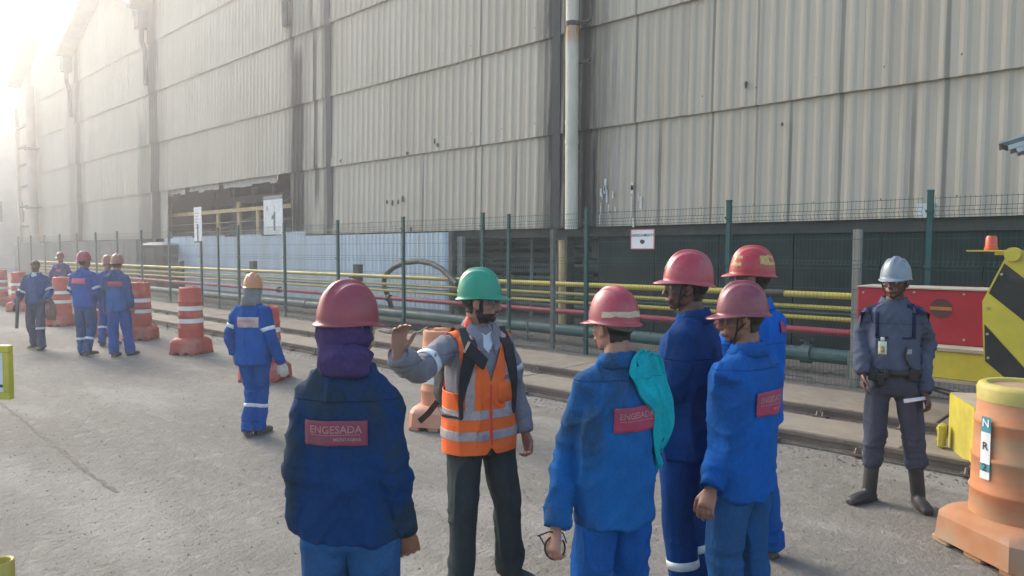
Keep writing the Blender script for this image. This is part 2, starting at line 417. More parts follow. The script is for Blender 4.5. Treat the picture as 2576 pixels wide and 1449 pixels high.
# open bay on the left: yellow frame and rails, dark girders behind
yel = mat('old_yellow_paint', (.52, .40, .20, 1), .7, (.17, .13, .09, 1), .6, 3, world=True)
x0, x1 = XW(428, WY+.5), XW(740, WY+.5)
girder = mat('interior_girder', (.15, .19, .22, 1), .8, (.20, .17, .14, 1), .5, 1.5, world=True)
mb = MB()
for i in range(7):
    x = x0+25+(x1-x0)*i/6.0; mb.box((x-.12, 2.8, 2.2), (x+.12, 3.0, 4.7))
mb.box((x0+25, 2.6, 3.95), (x1+25, 2.8, 4.3)); mb.tube([(x0+25, 2.5, 2.6), (x1+25, 2.5, 4.3)], .08, 8); mb.box((x0+25, 3.4, 2.3), (x1+25, 3.5, 3.3))
mb.build('girder_frame', girder, hall)
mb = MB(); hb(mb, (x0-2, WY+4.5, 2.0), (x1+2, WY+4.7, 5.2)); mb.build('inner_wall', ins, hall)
zr = OY(900/1.4907, 528, WY+.5).z
mb = MB(); mb.box((x0+25, .45, zr-.075), (x1+25, .55, zr+.075)); mb.build('guard_rail', yel, hall)
for xp, w in ((545, .09), (597, .12), (645, .11), (422, .22)):
    xc = XW(xp, WY+.5)+25; mb = MB(); mb.box((xc-w, .56, 2.0), (xc+w, .66, zr+.35 if xp == 597 else (zr+.6 if xp == 422 else zr-.08))); mb.build('guard_post', yel, hall)
mb = MB(); mb.tube([(x0+25, .5, zr-.48), (x1+25, .5, zr-.48)], .014, 6); mb.tube([(x0+25, .5, zr-.85), (x1+25, .5, zr-.85)], .014, 6); mb.build('guard_cable', mat('pale_cable', (.35, .38, .4, 1), .5), hall)
mb = MB(); n = 24
for i in range(n):
    xa = x0+25+(x1-x0)*i/n; xb = x0+25+(x1-x0)*(i+1)/n
    if rnd.random() < .72: mb.box((xa, .1, 4.36-rnd.random()*.12), (xb+.01, .115, 4.6))
tag(mb.build('torn_edge', hang, hall), kind='stuff')
# holes and flaked marks on the sheets
holem = mat('hole_black', (.02, .022, .022, 1), .9)
mb = MB()
for (x, y, w, h) in ((1876, 213, .045, .085), (1967, 312, .03, .05), (1100, 365, .055, .1), (1092, 355, .03, .12), (1024, 385, .07, .06), (856, 405, .06, .08), (795, 417, .07, .05), (1033, 577, .07, .13), (972, 508, .05, .1), (986, 510, .05, .1), (1000, 508, .05, .12), (1012, 500, .05, .16)):
    p = OY(x, y, WY-.1); c = (p.x+25, -.1, p.z); n = 7; poly = []
    for k in range(n):
        a = 6.283*k/n; q = rnd.uniform(.6, 1.1); poly.append((c[0]+w*q*math.cos(a)*.8, c[1], c[2]+h*q*math.sin(a)*.8))
    mb.prism(poly, (0, .025, 0))
tag(mb.build('flaked_marks', mat('flaked_dark', (.07, .07, .065, 1), .9, (.16, .15, .13, 1), .5, 9), hall), kind='stuff')
mb = MB()
for i in range(16):
    p = OY(rnd.uniform(1495, 1620), rnd.uniform(465, 560), WY-.1); w = rnd.uniform(.01, .03); h = rnd.uniform(.03, .16)
    mb.box((p.x+25-w, -.098, p.z-h), (p.x+25+w, -.092, p.z+h))
tag(mb.build('bare_scratches', mat('bare_scratch', (.6, .62, .62, 1), .6), hall), kind='stuff')

# ---- white rain pipe with collars, and the yellow post below it
PY = WY-.38
px = XW(1437, PY); ptop = 13.2
white = mat('rain_pipe_paint', (.60, .58, .49, 1), .55, (.34, .30, .23, 1), .45, 1.6, sc=(3, 3, .5), world=True)
pipe = tag(empty('rain_pipe', (px, PY, 0)), 'tall cream white rain pipe running down the sooty column of the hall', 'pipe')
zb = OY(1433, 580, PY).z
joints = [ptop, OY(1437, 62, PY).z, OY(1437, 308, PY).z, OY(1437, 357, PY).z, zb]
for a, b_ in zip(joints, joints[1:]):
    mb = MB(); mb.tube([(0, 0, a), (0, 0, b_+.03)], .148, 24); mb.build('pipe_section', white, pipe, 40)
for z, h, dk in ((joints[1], .05, 1), (joints[2], .04, 0), (joints[3], .04, 0), (joints[3]-.22, .02, 0)):
    mb = MB(); mb.tube([(0, 0, z-h), (0, 0, z+h)], .165 if dk else .156, 24); mb.build('collar', boltm if dk else white, pipe, 40)
mb = MB(); mb.tube([(0, 0, joints[1]-.62), (0, 0, joints[1]-.05)], .1495, 24, caps=False)
M, t, b = nodes_of('rust_run'); v = coords(t)
sp_ = N(t, 'ShaderNodeSeparateXYZ'); t.links.new(v, sp_.inputs[0])
f = math_(t, 'MULTIPLY', ramp(t, sp_.outputs[2], joints[1]-.6, joints[1]-.1), ramp(t, noise(t, v, 5, 4, .6, (2, 2, .4)), .25, .6))
t.links.new(mixc(t, f, (.60, .58, .49, 1), (.42, .20, .07, 1)), b.inputs['Base Color']); b.inputs['Roughness'].default_value = .6
mb.build('rust_run', M, pipe, True)
for z in (joints[1]+.02, 6.0, 9.5):
    mb = MB(); mb.box((.1, .05, z-.03), (.45, .10, z+.03)); mb.build('bracket', boltm, pipe)
p0 = OY(1425, 605, WY-.1)
mb = MB(); mb.tube([(0, 0, 0), (0, 0, p0.z)], .085, 12)
o = tag(mb.build('yellow_post', yel, None, 40), 'old yellow steel post under the end of the cream rain pipe', 'post'); o.location = (p0.x, WY-.25, 0)

# ---- pale blue sheet hoarding under the hall wall
hoard = tag(empty('sheet_hoarding', (XW(780, 12.85), 12.85, 0)), 'pale blue white ribbed sheet hoarding behind the coloured pipes', 'hoarding')
hm = mat('hoarding_sheet', (.50, .60, .68, 1), .55, (.42, .46, .47, 1), .6, 1.4, sc=(2.5, 1, .35), world=True, spec=.4)
xa, xb = XW(414, 12.85), XW(1129, 12.85); hx = hoard.location.x; x = xa; k = 0
while x < xb-.05:
    w = min(1.02, xb-x); top = 2.32 + (.10 if x > XW(690, 12.85) else (.05 if k % 3 else -.02)); top = 2.27 if x > XW(745, 12.85) else top
    vs = []; fs = []; n = 11
    for i in range(n):
        u = w*i/(n-1); d = -.018 if i % 2 else 0
        vs += [(x+u-hx, d, .15), (x+u-hx, d, top), (x+u-hx, d+.005, .15), (x+u-hx, d+.005, top)]
    for i in range(n-1):
        a, b_ = 4*i, 4*i+4; fs += [(a, b_, b_+1, a+1), (a+2, a+3, b_+3, b_+2), (a, a+2, b_+2, b_), (a+1, b_+1, b_+3, a+3)]
    fs += [(0, 1, 3, 2), (4*n-4, 4*n-2, 4*n-1, 4*n-3)]
    mb = MB(); mb.add(vs, fs); mb.build('hoarding_sheet', hm, hoard); x += w; k += 1
mb = MB(); mb.box((xb-hx+.03, -.02, 0), (xb-hx+.16, .1, 2.3)); mb.build('end_post', stl, hoard)
mb = MB(); mb.box((xb-hx+.22, .1, 0), (xb-hx+.42, .2, 2.15)); mb.build('pale_post', mat('pale_post', (.24, .25, .23, 1), .8), hoard)
mb = MB(); mb.box((xa-hx, -.02, .0), (xb-hx, .08, .15)); mb.build('kerb', mat('hoarding_kerb', (.22, .22, .2, 1), .9, (.12, .12, .11, 1), .6, 3, world=True), hoard)

# ---- grey sheet wall further left, and the small hut between
gw = tag(empty('grey_sheet_wall', (XW(200, 11), 11, 0)), 'dull blue grey sheet wall far left behind the walking workers', 'wall')
gmat = mat('grey_sheet', (.115, .135, .145, 1), .7, (.18, .185, .18, 1), .5, 1.0, sc=(2, 1, .4), world=True)
gx = gw.location.x; x = XW(36, 11); e = XW(343, 11)
while x < e-.05:
    w = min(1.6, e-x); mb = MB(); mb.box((x-gx+.012, 0, .02), (x+w-gx-.012, .05, 2.2+rnd.uniform(-.015, .015)), bev=.008); mb.build('wall_panel', gmat, gw); x += w
mb = MB(); mb.box((e-gx+.0, -.05, 0), (e-gx+.12, .12, 2.22)); mb.build('end_post', gmat, gw)
hx0, hx1 = XW(348, 12.2), XW(410, 12.2)
hut = tag(empty('control_hut', ((hx0+hx1)/2, 12.2, 0)), 'small dark hut with pale curved roof between grey wall and blue hoarding', 'hut')
w = (hx1-hx0)/2
mb = MB(); mb.box((-w, 0, 0), (w, .9, 2.0)); mb.build('hut_wall', stl, hut)
mb = MB(); mb.box((-w*.35, -.02, .1), (w*.35, -.005, 1.85)); mb.build('hut_door', mat('hut_door', (.10, .12, .125, 1), .6), hut)
mb = MB(); mb.rings([(0, .45, 2.0, w+.1, .6), (0, .45, 2.08, w+.05, .5), (0, .45, 2.14, w*.6, .3)], 20, 3.0); mb.build('hut_roof', mat('hut_roof', (.32, .35, .35, 1), .6), hut, 40)

# ---- the far end of the yard: pale building, pipe riser with brackets
pale = mat('pale_render', (.42, .38, .32, 1), .85, (.30, .27, .23, 1), .5, .6, world=True)
fb = tag(empty('distant_building', (-84, 9, 0)), 'pale beige building closing the far left end of the yard', 'building')
mb = MB(); mb.box((-12, -16, 0), (0, 14, 15)); mb.build('building_wall', pale, fb)
mb = MB(); mb.box((-12.5, -16.3, 15), (.6, 14.3, 15.4)); mb.build('building_roof', roofm, fb)
mb = MB(); mb.box((0.002, -9, 5.6), (5.5, 0.5, 5.9)); mb.prism([(0, -9, 5.9), (5.5, -9, 5.9), (0, -9, 7.1)], (0, 9.5, 0)); mb.build('lean_to_roof', mat('leanto', (.2, .17, .14, 1), .8), fb)
mb = MB(); mb.box((4.6, -9, 0), (4.9, .4, 5.6)); mb.build('lean_to_wall', pale, fb)
for i in range(3):
    mb = MB(); mb.box((.0, 3.2+i*3, 4.5), (.05, 4.6+i*3, 6.5)); mb.build('window', mat('far_glass', (.08, .09, .10, 1), .3), fb)
ry = 12.7; rx = XW(88, ry)
ris = tag(empty('pipe_riser', (rx, ry, 0)), 'pale vertical pipe riser with dark side brackets at the far left of the hall', 'pipe')
mb = MB(); mb.tube([(0, 0, 0), (0, 0, 12.5)], .28, 14); mb.build('riser_pipe', pale, ris, 40)
for yy in (317, 370, 415, 470, 520, 570):
    z = OY(60, yy, ry).z; mb = MB(); mb.box((-3.4, -.08, z-.07), (-.3, .08, z+.07)); mb.build('bracket', stl, ris)
for yy in (372, 523):
    z = OY(88, yy, ry).z; mb = MB(); mb.box((-.4, -.34, z-.06), (.55, .34, z+.06)); mb.build('clamp', stl, ris)
mb = MB(); mb.box((-3.7, -.1, 0), (-3.4, .1, 11.5)); mb.build('bracket_post', pale, ris)
# ================================================================ FENCE, PIPES, SIGNS
FY = 9.5
fgreen = mat('fence_green', (.018, .085, .085, 1), .5, (.05, .08, .075, 1), .5, 5, spec=.4, world=True)
PX = [2.75, .25, -2.24, -4.77, -7.30, -9.77, -12.2, -14.7, -17.2, -19.8, -22.3, -24.8, -27.3, -29.8, -32.3, -34.8, -37.3, -39.8, -42.3, -44.8]
fence = tag(empty('mesh_fence', (0, FY, 0)), 'dark green welded mesh fence on slim posts behind the railway track', 'fence')
def fence_panel(w, nv):
    mb = MB(); H = 2.36
    folds = [(.0, 0), (.28, 0), (.33, -.045), (.38, 0), (.88, 0), (.93, -.045), (.98, 0), (1.50, 0), (1.55, -.045), (1.60, 0), (2.14, 0), (2.19, -.045), (2.24, 0), (H, 0)]
    r = .0019
    for i in range(nv+1):
        x = w*i/nv; vs = []; fs = []
        for (z, d) in folds: vs += [(x-r, d-r, z+.06), (x+r, d-r, z+.06), (x, d+r, z+.06)]
        for k in range(len(folds)-1):
            for q in range(3): fs.append((3*k+q, 3*k+(q+1) % 3, 3*k+3+(q+1) % 3, 3*k+3+q))
        mb.add(vs, fs)
    rh = .0030
    for (z, d) in folds[:-1]+[(H-.02, 0)]+[(.63, 0), (1.24, 0), (1.87, 0), (.10, 0)]:
        mb.box((0, d-rh*2, z+.06-rh), (w, d-rh*.2, z+.06+rh))
    me = mb.mesh('mesh_panel'); me.materials.append(fgreen); return me
fp = fence_panel(2.40, 48); fpf = fence_panel(2.40, 24)
pm = MB(); pm.box((-.03, -.03, 0), (.03, .03, 2.48)); pm.box((-.034, -.034, 2.48), (.034, .034, 2.50))
for z in (.3, .95, 1.6, 2.25): pm.box((-.04, -.055, z-.015), (.04, -.03, z+.015))
pme = pm.mesh('fence_post'); pme.materials.append(fgreen)
pmt = MB(); pmt.box((-.025, -.025, 0), (.025, .025, 2.45)); pmt = pmt.mesh('fence_post'); pmt.materials.append(fgreen)
for i, x in enumerate(PX):
    o = link('fence_post', pme, None, fence); o.location = (x, 0, 0)
    if i < len(PX)-1: o = link('mesh_panel', fp if x > -20 else fpf, None, fence); o.location = (PX[i+1]+.05, 0, 0)
for x in (-9.02, -20.95): o = link('fence_post', pmt, None, fence); o.location = (x, -.07, 0)
# two bare grey poles standing behind the fence
polem = mat('grey_pole_paint', (.16, .165, .155, 1), .8, (.26, .24, .2, 1), .5, 4, world=True)
for xp, yb, yt, r, lab in ((1391, 878, 577, .035, 'thin grey pole behind the fence, left of the cream rain pipe'), (2157, 1005, 577, .045, 'pale grey pole behind the fence, beside the red box')):
    Yp = 9.7 if xp < 2000 else 9.62
    p = OY(xp, 628, Yp); z = OY(xp, yt, Yp).z; mb = MB(); mb.box((-r, -r, 0), (r, r, z)); mb.box((-r*2, -r*2, 0), (r*2, r*2, .02))
    tag(mb.build('pole', polem if xp < 2000 else mat('pale_pole', (.30, .29, .25, 1), .8, (.2, .19, .16, 1), .5, 4, world=True)), lab, 'pole').location = (p.x, p.y, 0)

# ---- pipes on their low rack
QY = 10.35
ypipe = mat('yellow_pipe', (.50, .41, .07, 1), .5, (.38, .31, .12, 1), .7, 1.6, world=True)
rpipe = mat('red_pipe', (.36, .050, .075, 1), .5, (.33, .12, .12, 1), .7, 1.6, world=True)
gpipe = mat('green_pipe', (.055, .12, .12, 1), .55, (.12, .16, .15, 1), .6, 1.6, world=True)
dpipe = mat('dark_sleeve', (.05, .045, .05, 1), .6)
def zat(x, y): return OY(x, y, QY).z
def run(name, mt, r, z, lab, x0=-46, x1=XW(2300, QY), y=QY, joints=6):
    root = tag(empty(name, (0, y, z)), lab, 'pipe')
    seg = np.linspace(x1, x0, joints+1)
    for a, b_ in zip(seg, seg[1:]):
        mb = MB(); mb.tube([(a, 0, 0), (b_, 0, 0)], r, 16); mb.build('pipe_length', mt, root, 40)
        mb = MB(); mb.tube([(b_-.04, 0, 0), (b_+.04, 0, 0)], r*1.18, 16); mb.build('coupling', mt, root, 40)
    return root
z1, z2, z3, z4, z5 = zat(2150, 746), zat(2150, 778), zat(2150, 806), zat(2150, 839), zat(2100, 897)
r1 = run('yellow_pipe', ypipe, .047, z1, 'thicker topmost yellow pipe on the low rack behind the fence')
run('yellow_pipe', ypipe, .032, z2, 'middle thin yellow pipe just under the thick topmost one')
run('yellow_pipe', ypipe, .032, z3, 'lowest thin yellow pipe, right above the red pipe')
r4 = run('red_pipe', rpipe, .050, z4, 'long faded red pipe below the three yellow ones')
run('green_pipe', gpipe, .105, z5, 'thick dark green pipe lowest on the rack near the ground', x1=XW(2145, QY))
run('grey_conduit', mat('grey_conduit', (.10, .11, .105, 1), .6), .014, (z2+z3)/2-.005, 'thin dark conduit strung between the two thin yellow pipes', joints=3)
a, b_ = XW(1928, QY), XW(1975, QY); mb = MB(); mb.tube([(a, 0, 0), (b_, 0, 0)], .06, 16); mb.build('dark_sleeve', dpipe, r1, 40)
for xp in (978, 700):
    a = XW(xp, QY); mb = MB(); mb.tube([(a-.05, 0, 0), (a+.05, 0, 0)], .088, 12); mb.tube([(a-.08, 0, 0), (a+.08, 0, 0)], .068, 12); mb.build('flange', dpipe, r4, 40)
rack = mat('rack_steel', (.075, .082, .08, 1), .75, (.15, .14, .12, 1), .5, 4, world=True)
for xp, yt, lab in ((450, 657, 'leftmost dark pipe rack post, near the small hut'), (632, 657, 'dark pipe rack post above the orange helmet'), (895, 665, 'dark pipe rack post above the nearest red helmet'), (1150, 700, 'dark pipe rack post at the end of the blue hoarding'), (1720, 720, 'pipe rack post hidden behind the taller red helmets')):
    X = XW(xp, QY+.1); zt = OY(xp, yt, QY+.1).z
    root = tag(empty('pipe_rack_post', (X, QY+.1, 0)), lab, 'post', 'rack posts carrying the pipes')
    mb = MB(); mb.box((-.10, -.02, .02), (.10, .14, zt)); mb.build('post', rack, root)
    for z in (z1-.062, z2-.045, z3-.045, z4-.062, z5-.125): mb = MB(); mb.box((-.05, -.19, z-.015), (.05, -.02, z+.012)); mb.build('support_arm', rack, root)
    mb = MB(); mb.box((-.14, -.1, 0), (.14, .2, .02)); mb.build('foot_plate', rack, root)
for xp, yb in ((1325, 868), (2142, 985)):
    X = XW(xp, 10.1); root = tag(empty('pipe_stand', (X, 10.12, 0)), 'thin pale stand propping the green pipe, ' + ('left of the thin grey pole' if xp < 2000 else 'beside the red box'), 'stand')
    mb = MB(); mb.tube([(0, 0, 0), (0, 0, z5+.12)], .022, 8); mb.build('rod', polem, root); mb = MB(); mb.box((-.1, -.06, .0), (.1, .06, .03)); mb.box((-.12, -.02, .16), (.12, .02, .18)); mb.build('foot', polem, root)
# valve on the green pipe
X = XW(2035, QY); root = tag(empty('pipe_valve', (X, QY, z5)), 'small grey valve bolted on the thick green pipe', 'valve')
mb = MB(); mb.tube([(-.07, 0, 0), (.07, 0, 0)], .135, 14); mb.tube([(0, 0, .1), (0, 0, .2)], .035, 10); mb.build('valve_body', gpipe, root, 40)
mb = MB(); mb.tube([(.09*math.cos(a*.524), .09*math.sin(a*.524), .2) for a in range(13)], .012, 6); mb.build('hand_wheel', dpipe, root)
# black hose arch
hose = [(985, 775), (978, 750), (968, 725), (966, 705), (972, 690), (990, 673), (1018, 661), (1055, 657), (1085, 663), (1110, 676), (1132, 696), (1150, 715)]
pts = [OY(x, y, 11.4-.12*i) for i, (x, y) in enumerate(hose)]
hp = []
for i in range(len(pts)-1):
    for k in range(4): hp.append(pts[i].lerp(pts[i+1], k/4))
mb = MB(); o_ = pts[7]; mb.tube([p-Vector((o_.x, o_.y, 0)) for p in hp+[pts[-1]]], .062, 12)
tag(mb.build('thick_hose', mat('hose_rubber', (.045, .052, .058, 1), .7, (.06, .06, .06, 1), .4, 6), None, 60), 'thick grey rubber hose arching up in front of the blue hoarding', 'hose').location = (o_.x, o_.y, 0)
# dark lumber and rubble under the fence
for (xa_, ya, xb_, yb, w, h, mt, lab) in ((955, 800, 1125, 832, .16, .16, (.03, .033, .035, 1), 'black square beam lying under the green pipe'), (2000, 905, 2150, 915, .02, .02, (.2, .2, .19, 1), 'thin rusty rod lying by the fence foot')):
    A, B = G(xa_, ya+8), G(xb_, yb+8); A.y = B.y = 9.85; d = (B-A); mb = MB(); mb.box((0, -w/2, 0), (d.length, w/2, h), bev=.008)
    o = tag(mb.build('beam', mat('beam'+str(xa_), mt, .8, (.1, .1, .1, 1), .4, 5)), lab, 'beam'); o.location = (A.x, A.y, .046); o.rotation_euler = (0, 0, math.atan2(d.y, d.x))
sp = []
for i in range(1600): sp.append((rnd.uniform(-26, 2.5), rnd.uniform(9.05, 10.9), .045, rnd.uniform(.01, .035)))
for i in range(900): sp.append((rnd.uniform(-18, 2.5), rnd.uniform(7.42, 7.72), .02, rnd.uniform(.008, .022)))
tag(pebbles('track_rubble', sp, mat('rubble', (.15, .14, .125, 1), .95, (.25, .23, .2, 1), .5, 20, world=True)), 'dark stone rubble between the rails and at the fence foot', 'gravel', kind='stuff')
rag = mat('dusty_rag', (.24, .23, .2, 1), .9, (.15, .15, .13, 1), .5, 8)
p = G(1075, 838); p.y = 9.1; mb = MB()
for k in range(5): mb.ball((rnd.uniform(-.2, .2), rnd.uniform(-.08, .08), .14), (rnd.uniform(.07, .14), .07, rnd.uniform(.03, .06)))
tag(mb.build('rag_heap', rag, None, True), 'small dusty rag heap on the slab by the raised hand', 'rag').location = (p.x, 8.85, .0)
mb = MB(); cp = [OY(x, y, 8.9) for x, y in ((940, 850), (975, 846), (1010, 845), (1035, 842), (1058, 832), (1075, 822))]; mb.tube([c_-cp[0] for c_ in cp], .009, 6)
tag(mb.build('cord', mat('pale_cord', (.5, .5, .46, 1), .7)), 'thin pale cord trailing from the rag heap', 'cord').location = cp[0]

# ---- text helper
_fc = {}
def text_mesh(body, size, align='CENTER', bold=0.0):
    cu = bpy.data.curves.new('t', 'FONT'); cu.body = body; cu.size = size; cu.align_x = align; cu.align_y = 'CENTER'; cu.offset = bold*size; cu.resolution_u = 3
    ob = bpy.data.objects.new('t', cu); COL.objects.link(ob); dg = bpy.context.evaluated_depsgraph_get()
    me = bpy.data.meshes.new_from_object(ob.evaluated_get(dg)); bpy.data.objects.remove(ob, do_unlink=True); bpy.data.curves.remove(cu)
    return me
def text_on(body, size, mt, parent, loc, rot=(R(90), 0, 0), name='lettering', bold=0.02, align='CENTER'):
    me = text_mesh(body, size, align, bold); me.materials.clear(); me.materials.append(mt)
    o = link(name, me, None, parent); o.location = loc; o.rotation_euler = rot; return o
wht = mat('sign_white', (.68, .72, .74, 1), .6, (.5, .53, .53, 1), .3, 3)
ink = mat('sign_ink', (.04, .055, .06, 1), .7); redink = mat('sign_red', (.50, .16, .18, 1), .7); gink = mat('grey_print', (.30, .34, .33, 1), .8)
# white notice on the fence
a, b_ = OY(1587, 577, FY-.06), OY(1646, 627, FY-.06); w, h = (b_.x-a.x)/2, (a.z-b_.z)/2
root = tag(empty('fence_notice', ((a.x+b_.x)/2, FY-.06, (a.z+b_.z)/2)), 'white notice with thin red border and a black mark, hung on the fence', 'sign')
mb = MB(); mb.box((-w, -.004, -h), (w, .004, h)); mb.build('board', wht, root)
mb = MB()
for q in ((-w, -h, w, -h+.014), (-w, h-.014, w, h), (-w, -h+.014, -w+.014, h-.014), (w-.014, -h+.014, w, h-.014)): mb.box((q[0], -.007, q[1]), (q[2], -.0042, q[3]))
mb.build('border', redink, root)
text_on('CARREGAMENTO', .058, ink, root, (0, -.0065, h*.38), bold=.01)
mb = MB(); mb.prism([(.045*math.cos(k*.7), -.0065, -h*.25+.036*math.sin(k*.7)*(1.1 if k % 2 else .85)) for k in range(9)], (0, .002, 0)); mb.build('printed_mark', ink, root)
# board on the fence post at far left
p = OY(507, 562, FY-.08); X = -22.3; tz, bz = OY(507, 520, FY-.08).z, OY(507, 606, FY-.08).z
root = tag(empty('notice_board', (X, FY-.08, (tz+bz)/2)), 'tall white notice board topping a fence post, left of the board with the figure 1', 'sign'); h = (tz-bz)/2
mb = MB(); mb.box((-.27, -.008, -h), (.27, .008, h)); mb.build('board', wht, root); mb = MB(); mb.box((-.03, -.02, -h-.02), (.03, -.0082, -h*.0)); mb.box((-.26, -.02, -h-.05), (.26, 0, -h-.01)); mb.build('bracket', fgreen, root)
mb = MB()
for k in range(6): mb.box((-.2, -.0095, h*.62-k*.09), (.02+.12*rnd.random(), -.0083, h*.62-k*.09+.02))
mb.build('printed_lines', redink, root)
# board with the figure 1 standing on top of the hoarding
a, b_ = OY(663, 504, 12.8), OY(712, 590, 12.8); w, h = (b_.x-a.x)/2, (a.z-b_.z)/2
root = tag(empty('number_board', ((a.x+b_.x)/2, 12.8, (a.z+b_.z)/2)), 'white board with a large dark figure 1 above the blue hoarding', 'sign')
mb = MB(); mb.box((-w, -.01, -h), (w, .01, h)); mb.build('board', wht, root)
mb = MB(); mb.box((-w, -.015, h), (w, .015, h+.14)); mb.build('top_strip', mat('grey_strip', (.2, .22, .24, 1), .6), root)
mb = MB(); mb.prism([(x_+.10, -.013, z_-h*.22) for x_, z_ in ((.07, -.34), (.07, .34), (-.01, .34), (-.06, .24), (-.19, .15), (-.19, .04), (-.06, .10), (-.06, -.34))], (0, .003, 0)); mb.build('figure_one', mat('number_ink', (.13, .16, .18, 1), .7), root)
mb = MB()
for (cx, cz) in ((-w*.6, h*.52), (w*.18, h*.52)):
    for q in ((-.06, .05, .06, .08), (-.06, -.015, .06, .015), (-.06, -.08, .06, -.05), (-.06, -.05, -.035, .05), (.035, -.05, .06, .05)):
        if cx > 0 and abs(q[0]) < .04: continue
        mb.box((cx+q[0]*(.6 if cx > 0 else 1), -.0125, cz+q[1]), (cx+q[2]*(.6 if cx > 0 else 1), -.0102, cz+q[3]))
mb.build('printed_mark', gink, root)
p = OY(2338, 530, 9.62); root = mb = MB(); mb.box((-.12, -.004, -.085), (.10, .004, .085)); tag(mb.build('small_plate', wht), 'small blank white plate behind the fence post at the right', 'sign').location = (p.x, 9.55, p.z)

# ================================================================ BARRICADE DRUMS
def drum_parts(root, body, basem, whitem, bands=(.50, .69), s=1.0, top=None, hi=False):
    mb = MB(); n = 32 if hi else 24
    prof = [(.258, .24), (.256, .40), (.262, .41), (.262, .425), (.252, .435), (.250, .60), (.256, .61), (.256, .625), (.246, .635), (.242, .82), (.249, .83), (.249, .845), (.238, .855), (.230, .99), (.230, 1.04), (.222, 1.06), (.19, 1.068), (.18, 1.05), (.1, 1.05)]
    mb.rings([(0, 0, z, r, r) for z, r in [(q[1], q[0]) for q in prof]], n, 2.0); mb.build('drum_body', body, root, 50)
    def rad(z):
        for (r0, z0), (r1, z1_) in zip(prof, prof[1:]):
            if z0 <= z <= z1_: return r0+(r1-r0)*(z-z0)/(z1_-z0)
        return .2
    for z in bands:
        mb = MB(); mb.rings([(0, 0, z, rad(z)+.004, rad(z)+.004), (0, 0, z+.07, rad(z+.07)+.004, rad(z+.07)+.004)], n, 2.0, caps=False); mb.build('white_band', whitem, root, 50)
    mb = MB(); c = .07; hw = .34                     # plinth with chamfered corners and feet
    def oct(z, h): return [(-h+c, -h, z), (h-c, -h, z), (h, -h+c, z), (h, h-c, z), (h-c, h, z), (-h+c, h, z), (-h, h-c, z), (-h, -h+c, z)]
    L = [oct(.045, hw), oct(.19, hw-.012), oct(.235, hw-.045), oct(.262, hw-.085)]
    vs = sum(L, []); fs = [tuple(range(7, -1, -1)), tuple(range(24, 32))]
    for k in range(3):
        for i in range(8): fs.append((k*8+i, k*8+(i+1) % 8, k*8+8+(i+1) % 8, k*8+8+i))
    mb.add(vs, fs)
    for (x, y) in ((-1, -1), (1, -1), (1, 1), (-1, 1), (0, -1), (0, 1), (-1, 0), (1, 0)):
        mb.box((x*.25-.07, y*.25-.07, 0), (x*.25+.07, y*.25+.07, .046), bev=.01)
    mb.build('drum_base', basem, root, 30)
    mb = MB(); mb.rings([(0, 0, z, r, r) for r, z in ((.2335, .965), (.236, 1.04), (.226, 1.064), (.205, 1.074), (.185, 1.07), (.178, 1.045))], n, 2.0, caps=False) if top else mb.box((-.09, -.035, 1.046), (.09, .035, 1.085), bev=.01); mb.build('top_ring' if top else 'top_handle', top or body, root, 50)
red = mat('faded_red_plastic', (.47, .075, .055, 1), .6, (.36, .26, .2, 1), .55, 2.2, spec=.35)
redb = mat('faded_red_base', (.42, .07, .055, 1), .65, (.33, .26, .21, 1), .6, 3.2, spec=.3)
refl = mat('reflective_white', (.72, .72, .70, 1), .45, (.5, .48, .45, 1), .4, 5)
proto = empty('barricade_drum'); drum_parts(proto, red, redb, refl, bands=(.50, .70))
spots = [(482, 903, .2, 'nearest whole red white banded drum, alone on the yard left of the orange helmet'),
         (355, 868, .5, 'red drum right behind the workers seen from the back at the left'),
         (252, 858, .1, 'red drum mostly hidden between the two workers seen from behind'),
         (158, 833, .3, 'red drum between the bareheaded man and the worker in red helmet'),
         (50, 797, .6, 'smaller red drum just behind the bareheaded man'),
         (3, 783, .0, 'red drum cut by the left edge of the photo'),
         (668, 968, .35, 'red drum half hidden behind the worker in orange helmet')]
for i, (x, y, rz, lab) in enumerate(spots):
    o = proto if i == 0 else copy_tree(proto)
    o.location = G(x, y-14); o.rotation_euler = (0, 0, rz+.3); tag(o, lab, 'traffic drum', 'red barricade drums lined along the yard')
    o.scale = (.80, .80, 1.08) if i < 6 else (.85, .85, .95)
org = mat('faded_orange_plastic', (.50, .20, .095, 1), .7, (.38, .28, .17, 1), .9, 2.4, sc=(1, 1, 3), spec=.3, lo=.4, hi=.65)
orgb = mat('dusty_orange_base', (.44, .20, .10, 1), .8, (.34, .27, .19, 1), .9, 2.8, spec=.25, lo=.38, hi=.62)
ytop = mat('faded_yellow_top', (.47, .40, .10, 1), .6, (.4, .33, .2, 1), .5, 5)
o = empty('barricade_drum'); drum_parts(o, org, orgb, org, bands=(), top=ytop, hi=True)
o.location = AD(2558, 1400, 4.12)*1; o.location.z = 0; o.rotation_euler = (0, 0, .95); o.scale = (.97, .97, .955)
tag(o, 'big faded orange drum with yellow top and blue white sticker, close at the right edge', 'traffic drum')
fcam = (Vector((0, 0, 0))-o.location); fcam.z = 0; fcam.normalize(); left = -RT
dv = (fcam*.30+left*.95).normalized(); ang = math.atan2(dv.y, dv.x)-.95
mb = MB(); vs = []; fs = []
for i in range(9):
    z = .50+.38*i/8; rr = .259
    for k in range(4): a_ = ang+(k-1.5)*.085; vs.append((rr*math.cos(a_), rr*math.sin(a_), z))
for i in range(8):
    for k in range(3): fs.append((i*4+k, i*4+k+1, i*4+4+k+1, i*4+4+k)); 
mb.add(vs, fs); mb.mi = [1 if (f//3 in (7, 6) or f//3 == 1) else 0 for f in range(len(fs))]
